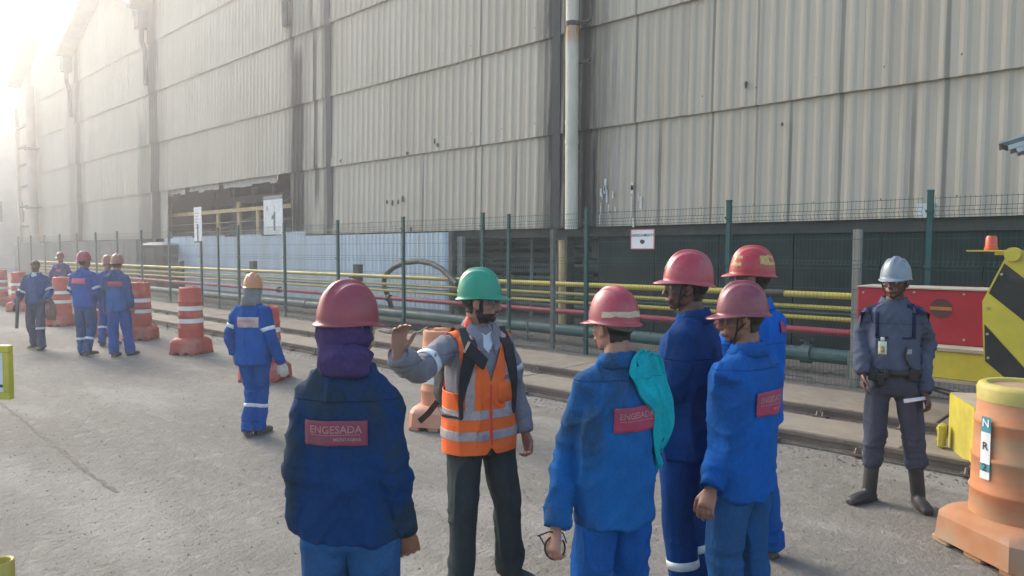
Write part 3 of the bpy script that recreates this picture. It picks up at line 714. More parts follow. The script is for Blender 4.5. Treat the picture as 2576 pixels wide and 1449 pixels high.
mb.build('sticker', [wht, mat('sticker_teal', (.05, .26, .33, 1), .6)], o, True)
for ch, z, mt in (('N', .84, wht), ('R', .70, ink), ('2', .57, ink)):
    rr = .261; aa = ang
    text_on(ch, .065, mt, o, (rr*math.cos(aa), rr*math.sin(aa), z), (R(90), 0, aa+R(90)))
# orange drum behind the man in the green helmet
o = empty('barricade_drum'); drum_parts(o, mat('pale_orange_plastic', (.58, .25, .14, 1), .65, (.5, .38, .28, 1), .5, 3), mat('pale_orange_base', (.55, .24, .15, 1), .65, (.48, .36, .28, 1), .5, 3), refl, bands=(.50,))
o.location = G(1112, 1072); o.rotation_euler = (0, 0, .5); o.scale = (.82, .82, .93); tag(o, 'pale orange drum partly hidden behind the man in the orange vest', 'traffic drum')

# ================================================================ RAIL MACHINE at the right
SY = 6.75
vy = mat('machine_yellow', (.50, .43, .045, 1), .5, (.33, .29, .08, 1), .6, 2.2)
vr = mat('machine_red', (.31, .010, .026, 1), .5, (.30, .06, .06, 1), .5, 2.0)
vb = mat('machine_black', (.018, .022, .02, 1), .55, (.06, .06, .055, 1), .5, 3)
dusty = mat('machine_dust', (.36, .32, .26, 1), .9, (.45, .3, .28, 1), .4, 5)
mc = tag(empty('rail_machine', (-1.5, 7.4, 0)), 'yellow rail machine with red box and black striped end plate on the track', 'machine')
def L(p): return Vector(p)-Vector((-1.5, 7.4, 0))
A, B = OY(2158, 722, 8.2), OY(2440, 868, 8.2); zt = A.z; zb = OY(2345, 864, 8.2).z
mb = MB(); a, b_ = L((A.x, 8.2, zb)), L((B.x+.12, 8.75, zt)); mb.box(a, b_, bev=.008); rb = mb.build('red_box', vr, mc)
mb = MB(); mb.box((a.x-.015, a.y-.02, b_.z+.001), (b_.x+.015, b_.y, b_.z+.014)); mb.build('box_lid', dusty, rb)
c = L(OY(2367, 776, 8.2)); mb = MB(); mb.tube([(c.x, c.y-.004, c.z), (c.x, c.y+.0, c.z)], .10, 24, ref=(0, 0, 1)); mb.build('round_emblem', mat('emblem_brown', (.075, .028, .03, 1), .6), rb)
mb = MB(); mb.box((c.x-.096, c.y-.008, c.z-.017), (c.x+.098, c.y-.0045, c.z+.017)); mb.build('emblem_bar', mat('emblem_orange', (.33, .13, .03, 1), .6), rb)
mb = MB(); mb.box((b_.x+.002, a.y+.12, a.z+.02), (b_.x+.06, b_.y-.1, b_.z-.12)); mb.build('side_bracket', mat('dark_red', (.2, .03, .035, 1), .6), rb)
zb2 = OY(2345, 948, 8.0).z
mb = MB(); mb.box(L((A.x+.75, 7.95, zb2)), L((3.5, 8.6, zb-.035)), bev=.01); be = mb.build('yellow_beam', vy, mc)
mb = MB(); mb.box(L((A.x+.73, 7.92, zb-.034)), L((3.5, 8.6, zb-.001))); mb.build('beam_ledge', dusty, be)
mb = MB(); mb.box(L((A.x+.74, 7.93, zb2-.03)), L((3.5, 8.6, zb2-.001))); mb.build('beam_flange', dusty, be)
for (x, y) in ((2484, 775), (2484, 840), (2486, 900), (2520, 690), (2545, 965)):
    q = L(OY(x, y, SY)); mb = MB(); mb.tube([(q.x, q.y-.012, q.z), (q.x, q.y+.0, q.z)], .011, 6); mb.build('bolt', dusty, mc)
for (x, y) in ((2172, 735), (2172, 850), (2425, 740), (2425, 855), (2300, 735)):
    q = L(OY(x, y, 8.2)); mb = MB(); mb.tube([(q.x, q.y-.008, q.z), (q.x, q.y+.0, q.z)], .012, 8); mb.build('rivet', dusty, rb)
for k in range(2):
    cpts = [L(Vector((-2.1+.25*i, 7.93, zb2-.03-.10*math.sin(i/6*3.14)*(1+.5*k)))) for i in range(7)]; mb = MB(); mb.tube(cpts, .012, 6); mb.build('hanging_cable', vb, mc)
# wheels and dark chassis under the beam
for x in (-.35, 1.3):
    mb = MB(); mb.tube([L((x, 7.5, .36)), L((x, 7.62, .36))], .25, 20, ref=(0, 0, 1)); mb.build('wheel', vb, mc, 40)
mb = MB(); mb.box(L((-.9, 7.7, .18)), L((3.5, 8.5, zb2-.04))); mb.build('chassis', vb, mc)
# striped plate
pl = [(2471, 758), (2474, 912), (2562, 985), (2700, 985), (2700, 628), (2535, 636)]
P = [OY(x, y, SY) for x, y in pl]
mb = MB(); mb.prism([L(p) for p in P], (0, .06, 0)); ep = mb.build('end_plate', vy, mc)
def clip(poly, n, c):                                                    # keep points with n.p <= c
    out = []
    for i in range(len(poly)):
        p, q = poly[i], poly[(i+1) % len(poly)]; dp, dq = p.dot(n)-c, q.dot(n)-c
        if dp <= 0: out.append(p)
        if dp*dq < 0: out.append(p+(q-p)*(dp/(dp-dq)))
    return out
inner = [p*1 for p in P]; cx = sum((p.x for p in P))/6; cz = sum((p.z for p in P))/6
inner = [Vector((cx+(p.x-cx)*.955, SY-.004, cz+(p.z-cz)*.96)) for p in P]
for (s0, s1, e0, e1) in (((2530, 665), (2576, 700), (2495, 700), (2576, 770)), ((2472, 810), (2576, 925), (2474, 905), (2576, 1010))):
    pA, pB, pC, pD = OY(*s0, SY), OY(*s1, SY), OY(*e0, SY), OY(*e1, SY)
    d = (pB-pA); n = Vector((d.z, 0, -d.x)).normalized()
    if n.z > 0: n = -n
    # stripe lies below line A and above line C
    poly = clip(inner, -n, -pA.dot(n)); poly = clip(poly, n, pC.dot(n)+.10)
    if len(poly) > 2: mb = MB(); mb.prism([L(p) for p in poly], (0, .002, 0)); mb.build('black_stripe', vb, ep)
mb = MB(); mb.tube([L(OY(2548, 640, SY)+Vector((0, -.03, 0))), L(OY(2548, 640, SY)+Vector((0, .09, 0)))], .055, 16, ref=(0, 0, 1)); mb.build('lifting_lug', vy, mc, 40)
mb = MB(); mb.box(L((P[0].x+.35, SY+.06, P[2].z+.1)), L((3.5, 7.9, P[4].z-.05))); mb.build('machine_body', vy, mc)
c = OY(2493, 629, SY+.15); mb = MB(); mb.box(L((c.x-.16, c.y-.06, c.z-.012)), L((c.x+.42, c.y+.12, c.z+.0))); mb.box(L((c.x+.03, c.y-.03, c.z-.04)), L((c.x+.42, c.y+.06, c.z-.0125))); mb.build('lamp_shelf', vy, mc)
mb = MB(); q = L(c); mb.rings([(q.x, q.y, q.z+.001, .05, .05), (q.x, q.y, q.z+.018, .05, .05), (q.x, q.y, q.z+.02, .044, .044), (q.x, q.y, q.z+.10, .040, .040), (q.x, q.y, q.z+.115, .030, .030)], 18); mb.build('warning_lamp', mat('amber_lens', (.55, .09, .04, 1), .3), mc, 40)
# yellow end block low on the near rail
b0, b1 = G(2384, 1148), G(2446, 1203); dd = (b1-b0); dd.z = 0; pr = Vector((-dd.y, dd.x, 0)).normalized()
if pr.x < 0: pr = -pr
base = [b0, b1, b1+pr*.75, b0+pr*.75]; base = [Vector((p.x, p.y, .09)) for p in base]
mb = MB(); mb.prism([L(p) for p in base], (0, 0, .47)); eb = mb.build('end_block', vy, mc)
mb = MB(); ctr = sum(base, Vector())/4; mb.prism([L(ctr+(p-ctr)*.985+Vector((0, 0, .472))) for p in base], (0, 0, .006)); mb.build('dusty_top', dusty, eb)
q = L(b1+pr*.16-dd.normalized()*.13+Vector((0, 0, .57))); mb = MB(); mb.prism([q+Vector((.07*math.cos(k), .07*math.sin(k), .0)) for k in (0, 1.2, 2.4, 3.9, 5.1)], (0, 0, .003)); mb.build('dark_hole', vb, eb)
q0 = L(b0+Vector((-.02, -.03, 0))); mb = MB()
mb.box((q0.x-.035, q0.y-.12, .10), (q0.x+.02, q0.y-.02, .30), bev=.012); mb.tube([(q0.x-.05, q0.y-.07, .15), (q0.x-.02, q0.y-.07, .15)], .02, 8); mb.tube([(q0.x-.05, q0.y-.07, .25), (q0.x-.02, q0.y-.07, .25)], .02, 8)
mb.build('flange_bracket', vy, eb, 40)

# floodlight head reaching in at the upper right
A = AD(2512, 362, 7.6); fl = tag(empty('flood_light', (A.x, A.y, 0)), 'corner of a white slatted lamp hood at the upper right edge', 'lamp')
g = mat('lamp_hood_white', (.42, .47, .50, 1), .5, (.3, .33, .34, 1), .4, 3)
e = RT*1.0; dn = Vector((0, 0, -1)); sk = (RT*1.0+Vector((0, 0, .30))).normalized(); bk = F+RT*.70
z0 = Vector((0, 0, A.z))
mb = MB(); mb.prism([z0, z0+sk*.9, z0+sk*.9+Vector((0, 0, .05)), z0+Vector((0, 0, .02))], bk*.5); mb.build('hood', g, fl)
mb = MB(); mb.prism([z0+sk*.03-Vector((0, 0, .003)), z0+sk*.9-Vector((0, 0, .003)), z0+sk*.9-Vector((0, 0, .055)), z0+sk*.08-Vector((0, 0, .04))], bk*.42); mb.build('hood_rim', mat('hood_dark', (.13, .155, .155, 1), .7), fl)
for i in range(3):
    q = z0+sk*(.10+.09*i)-Vector((0, 0, .045+.055*i)); mb = MB(); mb.prism([q, q+sk*.8, q+sk*.8-Vector((0, 0, .05)), q+sk*.03-Vector((0, 0, .05))], bk*(.38-.05*i)); mb.build('slat', g, fl)
q = sk*.75+bk*.2; mb = MB(); mb.tube([(q.x, q.y, 0), (q.x, q.y, A.z+.2)], .05, 12); mb.build('mast', polem, fl)

# ---- yellow framed board and yellow bollard at the left edge
A, B = AD(-75, 868, 3.0), AD(36, 1003, 3.0); yf = mat('bright_yellow_frame', (.52, .47, .06, 1), .45, (.4, .35, .12, 1), .3, 6)
ctr = (A+B)/2; ctr.z = 0; yb = tag(empty('framed_board', ctr, math.atan2(RT.y, RT.x)-.12), 'white panel in a yellow frame at the left edge of the yard', 'board')
w = (B-A).dot(RT)/2; z0, z1_ = B.z, A.z
mb = MB(); fr = .030
for q in ((-w, z0, w, z0+fr), (-w, z1_-fr, w, z1_), (w-fr, z0+fr, w, z1_-fr), (-w, z0+fr, -w+fr, z1_-fr)): mb.box((q[0], -.015, q[1]), (q[2], .015, q[3]), bev=.003)
mb.build('frame', yf, yb); mb = MB(); mb.box((-w+fr+.001, -.004, z0+fr+.001), (w-fr-.001, .004, z1_-fr-.001)); mb.build('panel', mat('board_white', (.62, .70, .80, 1), .4, (.5, .58, .68, 1), .4, 8), yb)
mb = MB(); mb.box((w-fr-.035, -.0065, z0+fr+.02), (w-fr-.008, -.0042, z0+fr+.032)); mb.build('printed_mark', ink, yb)
for x in (-w+.02,): mb = MB(); mb.tube([(x, .03, 0), (x, .03, z1_)], .018, 8); mb.box((x-.12, -.2, 0), (x+.05, .2, .02)); mb.build('stand_leg', yf, yb)
p = AD(-3, 1412, 2.75); ph = p.z; mb = MB(); mb.rings([(0, 0, 0, .055, .055), (0, 0, ph, .052, .052), (0, 0, ph+.004, .048, .048), (0, 0, ph, .040, .040), (0, 0, ph-.1, .040, .040)], 24)
tag(mb.build('bollard', mat('bollard_yellow', (.50, .42, .10, 1), .5, (.35, .28, .1, 1), .5, 8), None, 40), 'open topped yellow tube bollard in the lower left corner', 'bollard').location = (p.x, p.y, 0)
# ================================================================ PEOPLE
_tab = np.random.RandomState(3).rand(4096)
def vnoise(P):
    P = np.asarray(P); I = np.floor(P).astype(np.int64); f = P-I; f = f*f*(3-2*f); out = 0
    for dx in (0, 1):
        for dy in (0, 1):
            for dz in (0, 1):
                h = ((I[:, 0]+dx)*73856093 ^ (I[:, 1]+dy)*19349663 ^ (I[:, 2]+dz)*83492791) & 4095
                w = (f[:, 0] if dx else 1-f[:, 0])*(f[:, 1] if dy else 1-f[:, 1])*(f[:, 2] if dz else 1-f[:, 2])
                out = out+w*_tab[h]
    return out*2-1
def remesh(mb, vox, smooth=2, fold=None, name='m'):
    me = mb.mesh('t'); ob = bpy.data.objects.new('t', me); COL.objects.link(ob)
    r = ob.modifiers.new('r', 'REMESH'); r.mode = 'VOXEL'; r.voxel_size = vox
    if smooth: q = ob.modifiers.new('s', 'SMOOTH'); q.factor = .5; q.iterations = smooth
    dg = bpy.context.evaluated_depsgraph_get(); out = bpy.data.meshes.new_from_object(ob.evaluated_get(dg))
    bpy.data.objects.remove(ob, do_unlink=True); bpy.data.meshes.remove(me); out.name = name
    if fold is not None:
        n = len(out.vertices); co = np.empty(n*3); out.vertices.foreach_get('co', co); no = np.empty(n*3); out.vertices.foreach_get('normal', no)
        co = co.reshape(-1, 3); no = no.reshape(-1, 3); co = co+no*fold(co)[:, None]; out.vertices.foreach_set('co', co.ravel()); out.update()
    out.shade_smooth(); return out
def bvh_of(me):
    return BVHTree.FromPolygons([v.co.copy() for v in me.vertices], [tuple(p.vertices) for p in me.polygons])
def joined(P):                                                            # resample a limb path with smooth radii
    return P

def cloth(name, base, dirt=None, amt=.0, big=False):
    key = 'cloth_'+name
    if key in MATS: return MATS[key]
    M, t, b = nodes_of(key); v = coords(t)
    n1 = noise(t, v, 3.2, 5, .65); n2 = noise(t, v, 1.9 if big else 2.6, 5, .58 if big else .7, (1.3, 1.3, .8) if big else (1, 1, .55)); fine = noise(t, v, 90, 2, .5)
    c = mixc(t, ramp(t, n1, .3, .7), tuple(q*.82 for q in base[:3])+(1,), tuple(q*1.15 for q in base[:3])+(1,))
    if dirt: c = mixc(t, ramp(t, n2, *((.44, .58) if big else (.36, .62)), 0, amt), c, dirt)
    c = mixc(t, ramp(t, fine, .35, .7, 0, .16), c, tuple(min(1, q*1.6+.01) for q in base[:3])+(1,))
    sp_ = N(t, 'ShaderNodeSeparateXYZ'); t.links.new(v, sp_.inputs[0])
    seam = ramp(t, math_(t, 'ABSOLUTE', math_(t, 'SUBTRACT', sp_.outputs[2], 1.285)), .0045, .001)
    if name not in ('teal', 'violet', 'grey_hood'): c = mixc(t, math_(t, 'MULTIPLY', seam, .28), c, tuple(q*.35 for q in base[:3])+(1,))
    t.links.new(c, b.inputs['Base Color']); b.inputs['Roughness'].default_value = .88; b.inputs['Specular IOR Level'].default_value = .08
    
    bn = N(t, 'ShaderNodeBump'); bn.inputs['Strength'].default_value = .75; bn.inputs['Distance'].default_value = .018
    h = math_(t, 'ADD', noise(t, v, 11, 4, .6, (1, 1, .45)), math_(t, 'MULTIPLY', noise(t, v, 160, 2), .08)); h = math_(t, 'SUBTRACT', h, math_(t, 'MULTIPLY', seam, .25))
    t.links.new(h, bn.inputs['Height']); t.links.new(bn.outputs[0], b.inputs['Normal'])
    MATS[key] = M; return M
def skin(name, base):
    key = 'skin_'+name
    if key in MATS: return MATS[key]
    M, t, b = nodes_of(key); v = coords(t)
    c = mixc(t, ramp(t, noise(t, v, 14, 4), .3, .7), tuple(q*.85 for q in base[:3])+(1,), tuple(q*1.12 for q in base[:3])+(1,))
    t.links.new(c, b.inputs['Base Color']); b.inputs['Roughness'].default_value = .5
    b.inputs['Subsurface Weight'].default_value = .08; b.inputs['Subsurface Radius'].default_value = (.02, .008, .004)
    bn = N(t, 'ShaderNodeBump'); bn.inputs['Strength'].default_value = .2; bn.inputs['Distance'].default_value = .003
    t.links.new(noise(t, v, 120, 3), bn.inputs['Height']); t.links.new(bn.outputs[0], b.inputs['Normal'])
    MATS[key] = M; return M
def hard(name, base, dirt, amt):
    key = 'hat_'+name
    if key in MATS: return MATS[key]
    M, t, b = nodes_of(key); v = coords(t)
    n1 = noise(t, v, 7, 6, .65); n2 = noise(t, v, 26, 5, .7)
    c = mixc(t, ramp(t, n1, .38, .66, 0, amt), base, dirt); c = mixc(t, ramp(t, n2, .58, .72, 0, amt*.7), c, tuple(q*.45 for q in base[:3])+(1,))
    t.links.new(c, b.inputs['Base Color']); t.links.new(ramp(t, n1, .3, .7, .26, .5), b.inputs['Roughness'])
    MATS[key] = M; return M

SK_BROWN = skin('brown', (.235, .105, .062, 1)); SK_DARK = skin('dark', (.115, .052, .034, 1)); SK_LIGHT = skin('light', (.33, .17, .115, 1))
HAIR = mat('hair_black', (.012, .010, .009, 1), .6, bump=.6, bscale=120); BOOT = mat('boot_leather', (.035, .036, .036, 1), .55, (.12, .11, .1, 1), .5, 9)
BOOTD = mat('dusty_boot', (.06, .055, .048, 1), .8, (.17, .155, .13, 1), .7, 8)
STRAP = mat('black_strap', (.014, .014, .015, 1), .75); PATCHM = mat('patch_red', (.36, .032, .085, 1), .8, (.16, .07, .085, 1), .6, 9)
PATCHD = mat('patch_red_faded', (.25, .045, .075, 1), .85, (.12, .07, .08, 1), .7, 9)
PINK = mat('patch_print', (.42, .20, .21, 1), .8, (.22, .08, .10, 1), .75, 26); SILV = mat('reflective_silver', (.66, .70, .72, 1), .4, (.42, .40, .40, 1), .5, 18)
LENS = None
def lens_mat():
    global LENS
    if LENS: return LENS
    M, t, b = nodes_of('glass_lens'); b.inputs['Base Color'].default_value = (.12, .13, .13, 1); b.inputs['Roughness'].default_value = .06; b.inputs['Alpha'].default_value = .35; LENS = M; return M
EYEW = mat('eye_white', (.5, .47, .44, 1), .3); EYED = mat('eye_dark', (.02, .012, .01, 1), .2)

def hand_into(mb, wrist, d, n, side_t, s=1.0, curl=.5, fat=1.0):
    """palm, four unequal fingers and a thumb; d along the hand, n the way the palm faces, side_t towards the thumb"""
    d = Vector(d).normalized(); n = Vector(n); n = (n-d*n.dot(d)).normalized(); t = d.cross(n)
    if t.dot(Vector(side_t)) < 0: t = -t
    w = Vector(wrist); q = s*fat
    mb.tube([w-d*.03*s, w+d*.01*s, w+d*.045*s, w+d*.085*s, w+d*.097*s], [(.021*q, .027*q), (.018*q, .030*q), (.016*q, .040*q), (.015*q, .041*q), (.010*q, .037*q)], 14, ref=n)
    for off, ln, r, sp in ((.031, .074, .0090, .10), (.0105, .083, .0094, .03), (-.0105, .077, .0090, -.04), (-.031, .060, .0080, -.13)):
        p = w+d*(.085*s)+t*off*s; dr = (d+t*sp).normalized(); pts = [p-dr*.02*s, p]; a = curl*.45
        for k, f in enumerate((.44, .32, .24)):
            dd = (dr*math.cos(a)+n*math.sin(a)).normalized(); p = p+dd*ln*f*s; pts.append(p); a += curl*.75
        mb.tube(pts, [r*q, r*q, r*.97*q, r*.9*q, r*.78*q], 9); mb.ball(pts[-1], r*.78*q, nu=8, nv=6)
    p = w+d*.022*s+t*.022*s; dr = (d*.72+t*.62+n*.25).normalized(); p1 = p+dr*.046*s; dr2 = (d*.86+t*.15+n*(.2+.4*curl)).normalized(); p2 = p1+dr2*.034*s; p3 = p2+(dr2+n*.3*curl).normalized()*.024*s
    mb.tube([p-dr*.01*s, p1, p2, p3], [.0165*q, .0118*q, .0105*q, .0085*q], 9); mb.ball(p3, .0085*q, nu=8, nv=6)

def person(lab, pos, phi, height, head_phi=0, head_tilt=0, vox=.0055, J=None, jacket='blue', jmat=None, tmat=None, hem=.78, skinm=None,
           hat=None, hat_mat=None, hands=None, puff=1.0, nape=None, patch=None, bands=None, legbands=None, glasses=False, strap=False, hair=True, beard=False,
           sleeve_r=1.0, legr=1.0, collar=True, boots=None, blouse=False, group='workers gathered in the yard', hood=None, seed=0, detail=True, lean=0.0, neck_len=0.0, collar_up=0.0, low=False):
    s = height/1.775 if hat else height/1.723
    root = tag(empty('person', pos, 0), lab, 'person', group)
    v = F*math.cos(R(phi))+RT*math.sin(R(phi)); rz = math.atan2(-v.x, v.y); root.rotation_euler = (0, 0, rz)
    inv = (Matrix.Translation(pos) @ Matrix.Rotation(rz, 4, 'Z')).inverted()
    D = dict(neck=(0, -.012, 1.47), head=(0, .02, 1.60), shL=(-.148, -.012, 1.362), shR=(.148, -.012, 1.362),
             elL=(-.225, -.045, 1.10), elR=(.225, -.045, 1.10), wrL=(-.235, .02, .865), wrR=(.235, .02, .865),
             hiL=(-.088, 0, .90), hiR=(.088, 0, .90), knL=(-.105, .025, .50), knR=(.105, .025, .50), anL=(-.115, -.03, .085), anR=(.115, -.03, .085), toL=-8, toR=8)
    P = {}
    for k, q in D.items():
        if k in ('toL', 'toR'): P[k] = q
        else: P[k] = Vector(q)*s
    for k, q in (J or {}).items():
        if k in ('toL', 'toR'): P[k] = q
        elif k.startswith('W'): P[k[1:]] = inv @ Vector(q)             # measured in the yard
        else: P[k] = Vector(q)*s
    if lean:
        for k in ('neck', 'head', 'shL', 'shR', 'elL', 'elR', 'wrL', 'wrR'):
            if 'W'+k not in (J or {}): P[k] = P[k]+Vector((0, lean*(P[k].z-.9*s), 0))
    rs = np.random.RandomState(seed+11); so_ = rs.rand(3)*50
    # ------------- head frame
    hd = -R(head_phi-phi) if head_phi is not None else 0
    HM = Matrix.Translation(P['head']) @ Matrix.Rotation(hd, 4, 'Z') @ Matrix.Rotation(-R(head_tilt), 4, 'X') @ Matrix.Scale(s, 4)
    H3 = HM.to_3x3(); hp = lambda x, y, z: HM @ Vector((x, y, z))
    body = MB()
    def hball(c, r, eu=None):
        mm = H3 if eu is None else H3 @ Matrix.Rotation(eu[0], 3, 'X') @ Matrix.Rotation(eu[1], 3, 'Y') @ Matrix.Rotation(eu[2], 3, 'Z')
        body.ball(hp(*c), r, mm)
    hball((0, -.014, .034), (.075, .094, .088)); hball((0, .025, -.012), (.064, .066, .088)); hball((0, .030, -.058), (.052, .052, .044))
    hball((0, .066, -.090), (.022, .020, .017)); hball((-.034, .010, -.060), (.024, .042, .030)); hball((.034, .010, -.060), (.024, .042, .030))
    for q in (-1, 1):
        hball((q*.040, .058, -.018), (.021, .024, .018)); hball((q*.028, .076, .027), (.026, .014, .0085))
        hball((q*.0795, -.004, -.006), (.0085, .019, .031), (R(-12), 0, q*R(18))); hball((q*.077, .002, -.028), (.009, .012, .014)); hball((q*.011, .100, -.036), (.0095, .011, .0085))
        hball((q*.030, .070, .004), (.0145, .013, .0105)); hball((q*.020, .078, -.058), (.02, .014, .018))
    body.tube([hp(0, .084, .022), hp(0, .096, -.006), hp(0, .108, -.030)], [.0085*s, .0095*s, .0125*s], 10); body.ball(hp(0, .108, -.032), .0125*s)
    hball((0, .086, .034), (.03, .010, .010)); hball((0, .092, -.060), (.023, .0105, .0062)); hball((0, .0895, -.0715), (.019, .0105, .0068)); hball((0, .079, -.048), (.026, .016, .012))
    nk = P['neck']
    body.tube([hp(0, -.020, -.02), hp(0, -.022, -.07), nk+Vector((0, .0, 0)), nk-Vector((0, 0, .07*s))], [.054*s, .053*s, .060*s, .075*s], 18)
    if not low: body.tube([hp(0, .03, -.075), nk+Vector((0, .03*s, -.01))], [.02*s, .03*s], 10)
    pel = Vector((0, 0, .93*s))
    body.tube([nk-Vector((0, 0, .04*s)), nk.lerp(pel, .35), nk.lerp(pel, .7), pel], [(.08*s, .06*s), (.12*s, .085*s), (.11*s, .08*s), (.12*s, .085*s)], 16, ref=(1, 0, 0))
    for q in 'LR':
        body.tube([nk-Vector((0, 0, .06*s)), P['sh'+q], P['el'+q], P['wr'+q]], [.05*s, .045*s, .036*s, .026*s], 12)
        body.tube([pel, P['hi'+q], P['kn'+q], P['an'+q]], [.08*s, .07*s, .045*s, .035*s], 12)
        a = R(P['to'+q]); body.tube([P['an'+q]-Vector((0, .0, .04*s)), P['an'+q]+Vector((math.sin(a)*.12*s, math.cos(a)*.12*s, -.05*s))], [.032*s, .028*s], 10)
        hs = (hands or {}).get(q, {}); fa = (P['wr'+q]-P['el'+q]).normalized(); sx = -1 if q == 'L' else 1
        dd = hs.get('d', fa); nn = hs.get('n', Vector((-sx, .25, 0))); tt = hs.get('t', Vector((0, 1, 0)))
        if hs.get('world'): dd = inv.to_3x3() @ Vector(dd); nn = inv.to_3x3() @ Vector(nn); tt = inv.to_3x3() @ Vector(tt)
        hand_into(body, P['wr'+q]+fa*.012*s, dd, nn, tt, s, hs.get('curl', .55), 1.0 if vox < .009 else 1.15)
    me = remesh(body, vox, 2, name='body'); me.materials.append(skinm or SK_BROWN); link('body', me, None, root)
    # ------------- jacket or shirt
    cv = vox if vox > .009 else .0095
    tor = lambda p=1.0, g=0.0: [(0, .0, hem*s, (.183*p+g)*s, (.128*p+g)*s), (0, 0, (hem+.06)*s, (.180*p+g)*s, (.126*p+g)*s)] + \
        [(0, lean*(z-.9)*s, z*s, (rx*p+g)*s, (ry*p+g)*s) for z, rx, ry in ((.90, .176, .124), (1.02, .170, .122), (1.15, .180, .126), (1.27, .184, .128), (1.35, .172, .118)) if z > hem+.07] + \
        [(P['neck'].x*.3, P['neck'].y*.6, 1.405*s, (.142+g)*s, (.095+g)*s), (P['neck'].x*.6, P['neck'].y*.8, 1.438*s, (.102+g)*s, (.080+g)*s), (P['neck'].x, P['neck'].y, 1.460*s, (.074+g)*s, (.068+g)*s), (P['neck'].x, P['neck'].y, 1.470*s, (.055+g)*s, (.05+g)*s)]
    jb = MB(); jb.rings(tor(puff), 36, 2.35)
    for q in 'LR':
        sh, el, wr = P['sh'+q], P['el'+q], P['wr'+q]; ce = Vector((sh.x*.40, sh.y, 1.385*s)); fa = (wr-el).normalized()
        jb.tube([ce, sh, sh.lerp(el, .5), el, el.lerp(wr, .5), wr-fa*.01, wr+fa*.004], [r*s*sleeve_r for r in (.070, .070, .064, .058, .053, .047, .045)], 18)
    pairs = [(P['sh'+q], P['el'+q], P['wr'+q]) for q in 'LR']
    def jfold(co):
        d = np.zeros(len(co)); c = co/s
        rid = 1-np.abs(vnoise(c*[9, 9, 3.2]+so_)); d += (rid**4-.2)*.019
        d += vnoise(c*[16, 16, 6]+so_)*.0030
        dg_ = c[:, 2]*.8+np.abs(c[:, 0]); d += (1-np.abs(vnoise(np.stack([dg_*17, c[:, 1]*5, c[:, 0]*5], 1)+so_)))**4*.007
        for (a, e, w) in pairs:
            e_ = np.array(e)/s; w_ = np.array(w)/s; a_ = np.array(a)/s
            for (c0, ax, am, wd) in ((e_, w_-a_, .0075, .11), (w_+(e_-w_)*.22, w_-e_, .007, .08), (a_+(e_-a_)*.2, e_-a_, .006, .09)):
                ax = ax/np.linalg.norm(ax); rel = c-c0; tt = rel@ax; di = np.linalg.norm(rel, axis=1)
                d += am*1.25*np.exp(-(di/wd)**2)*((1-np.abs(vnoise(np.stack([tt*21+1.2*vnoise(c*7+so_), (c@np.array([.7, .6, .2]))*6+so_[0], tt*0+so_[1]], 1))))**2*1.6-.6)
        hemf = np.exp(-((c[:, 2]-hem)/.07)**2); d += hemf*.0035*np.sin(np.arctan2(c[:, 1], c[:, 0])*7+so_[0])*(np.abs(c[:, 0]) < .2)
        return d*s*(1.0 if vox < .02 else .7)
    jm_ = remesh(jb, cv, 9 if vox < .009 else 4, jfold, 'jacket'); jm_.materials.append(jmat); jk = link('shirt' if jacket == 'shirt' else 'jacket', jm_, None, root)
    JB = bvh_of(jm_)
    if detail and vox < .009:
        for q in 'LR':                                                    # stitched cuffs
            el, wr = P['el'+q], P['wr'+q]; fa = (wr-el).normalized(); mb = MB(); r0 = .0485*s*sleeve_r
            mb.tube([wr-fa*.062*s, wr-fa*.060*s, wr-fa*.02*s, wr+fa*.010*s], [r0*1.02, r0*1.07, r0*1.06, r0*1.02], 22, caps=False)
            o = mb.build('cuff', jmat, jk, 50); md = o.modifiers.new('t', 'SOLIDIFY'); md.thickness = .004*s; md.offset = -1
        if hem < .83:
            md = jk.modifiers.new('t', 'SOLIDIFY'); md.thickness = .004; md.offset = -1
    # ------------- trousers and boots
    tb = MB(); hz = .98*s
    tb.rings([(0, 0, hz, .150*s, .105*s), (0, 0, .93*s, .160*s, .115*s), (0, 0, .86*s, .168*s, .118*s), (0, 0, .80*s, .150*s, .10*s), (0, 0, .775*s, .10*s, .07*s)], 28, 2.3)
    end = .30 if blouse else .045
    for q in 'LR':
        hi, kn, an = P['hi'+q], P['kn'+q], P['an'+q]
        if blouse:
            e1 = kn.lerp(an, .50); tb.tube([hi, hi.lerp(kn, .4), kn, kn.lerp(an, .30), e1, e1+Vector((0, 0, -.03*s))], [r*s*legr for r in (.088, .086, .074, .074, .070, .05)], 18)
        else:
            e1 = an+(an-kn).normalized()*.035*s
            tb.tube([hi, hi.lerp(kn, .4), kn, kn.lerp(an, .5), an, e1], [r*s*legr for r in (.090, .087, .074, .071, .072, .075)], 18)
        tb.ball(hi, .088*s*legr)
    legs = [(P['hi'+q], P['kn'+q], P['an'+q]) for q in 'LR']
    def tfold(co):
        c = co/s; d = (1-np.abs(vnoise(c*[10, 10, 3]+so_+9)))**4*.017-.004+vnoise(c*[18, 18, 8]+so_)*.0025
        for (a, e, w) in legs:
            a_, e_, w_ = (np.array(q)/s for q in (a, e, w))
            for (c0, ax, am, wd) in ((e_-[0, .03, 0], w_-a_, .009, .11), (w_+[0, 0, .07 if not blouse else .25], w_-e_, .013, .09), (a_+[0, 0, -.08], e_-a_, .007, .10)):
                ax = ax/np.linalg.norm(ax); rel = c-c0; tt = rel@ax; di = np.linalg.norm(rel, axis=1)
                d += am*1.25*np.exp(-(di/wd)**2)*((1-np.abs(vnoise(np.stack([tt*19+1.2*vnoise(c*7+so_), (c@np.array([.7, .6, .2]))*6+so_[0], tt*0+so_[1]], 1))))**2*1.6-.6)
        return d*s
    tm_ = remesh(tb, cv, 6 if vox < .009 else 3, tfold, 'trousers'); 
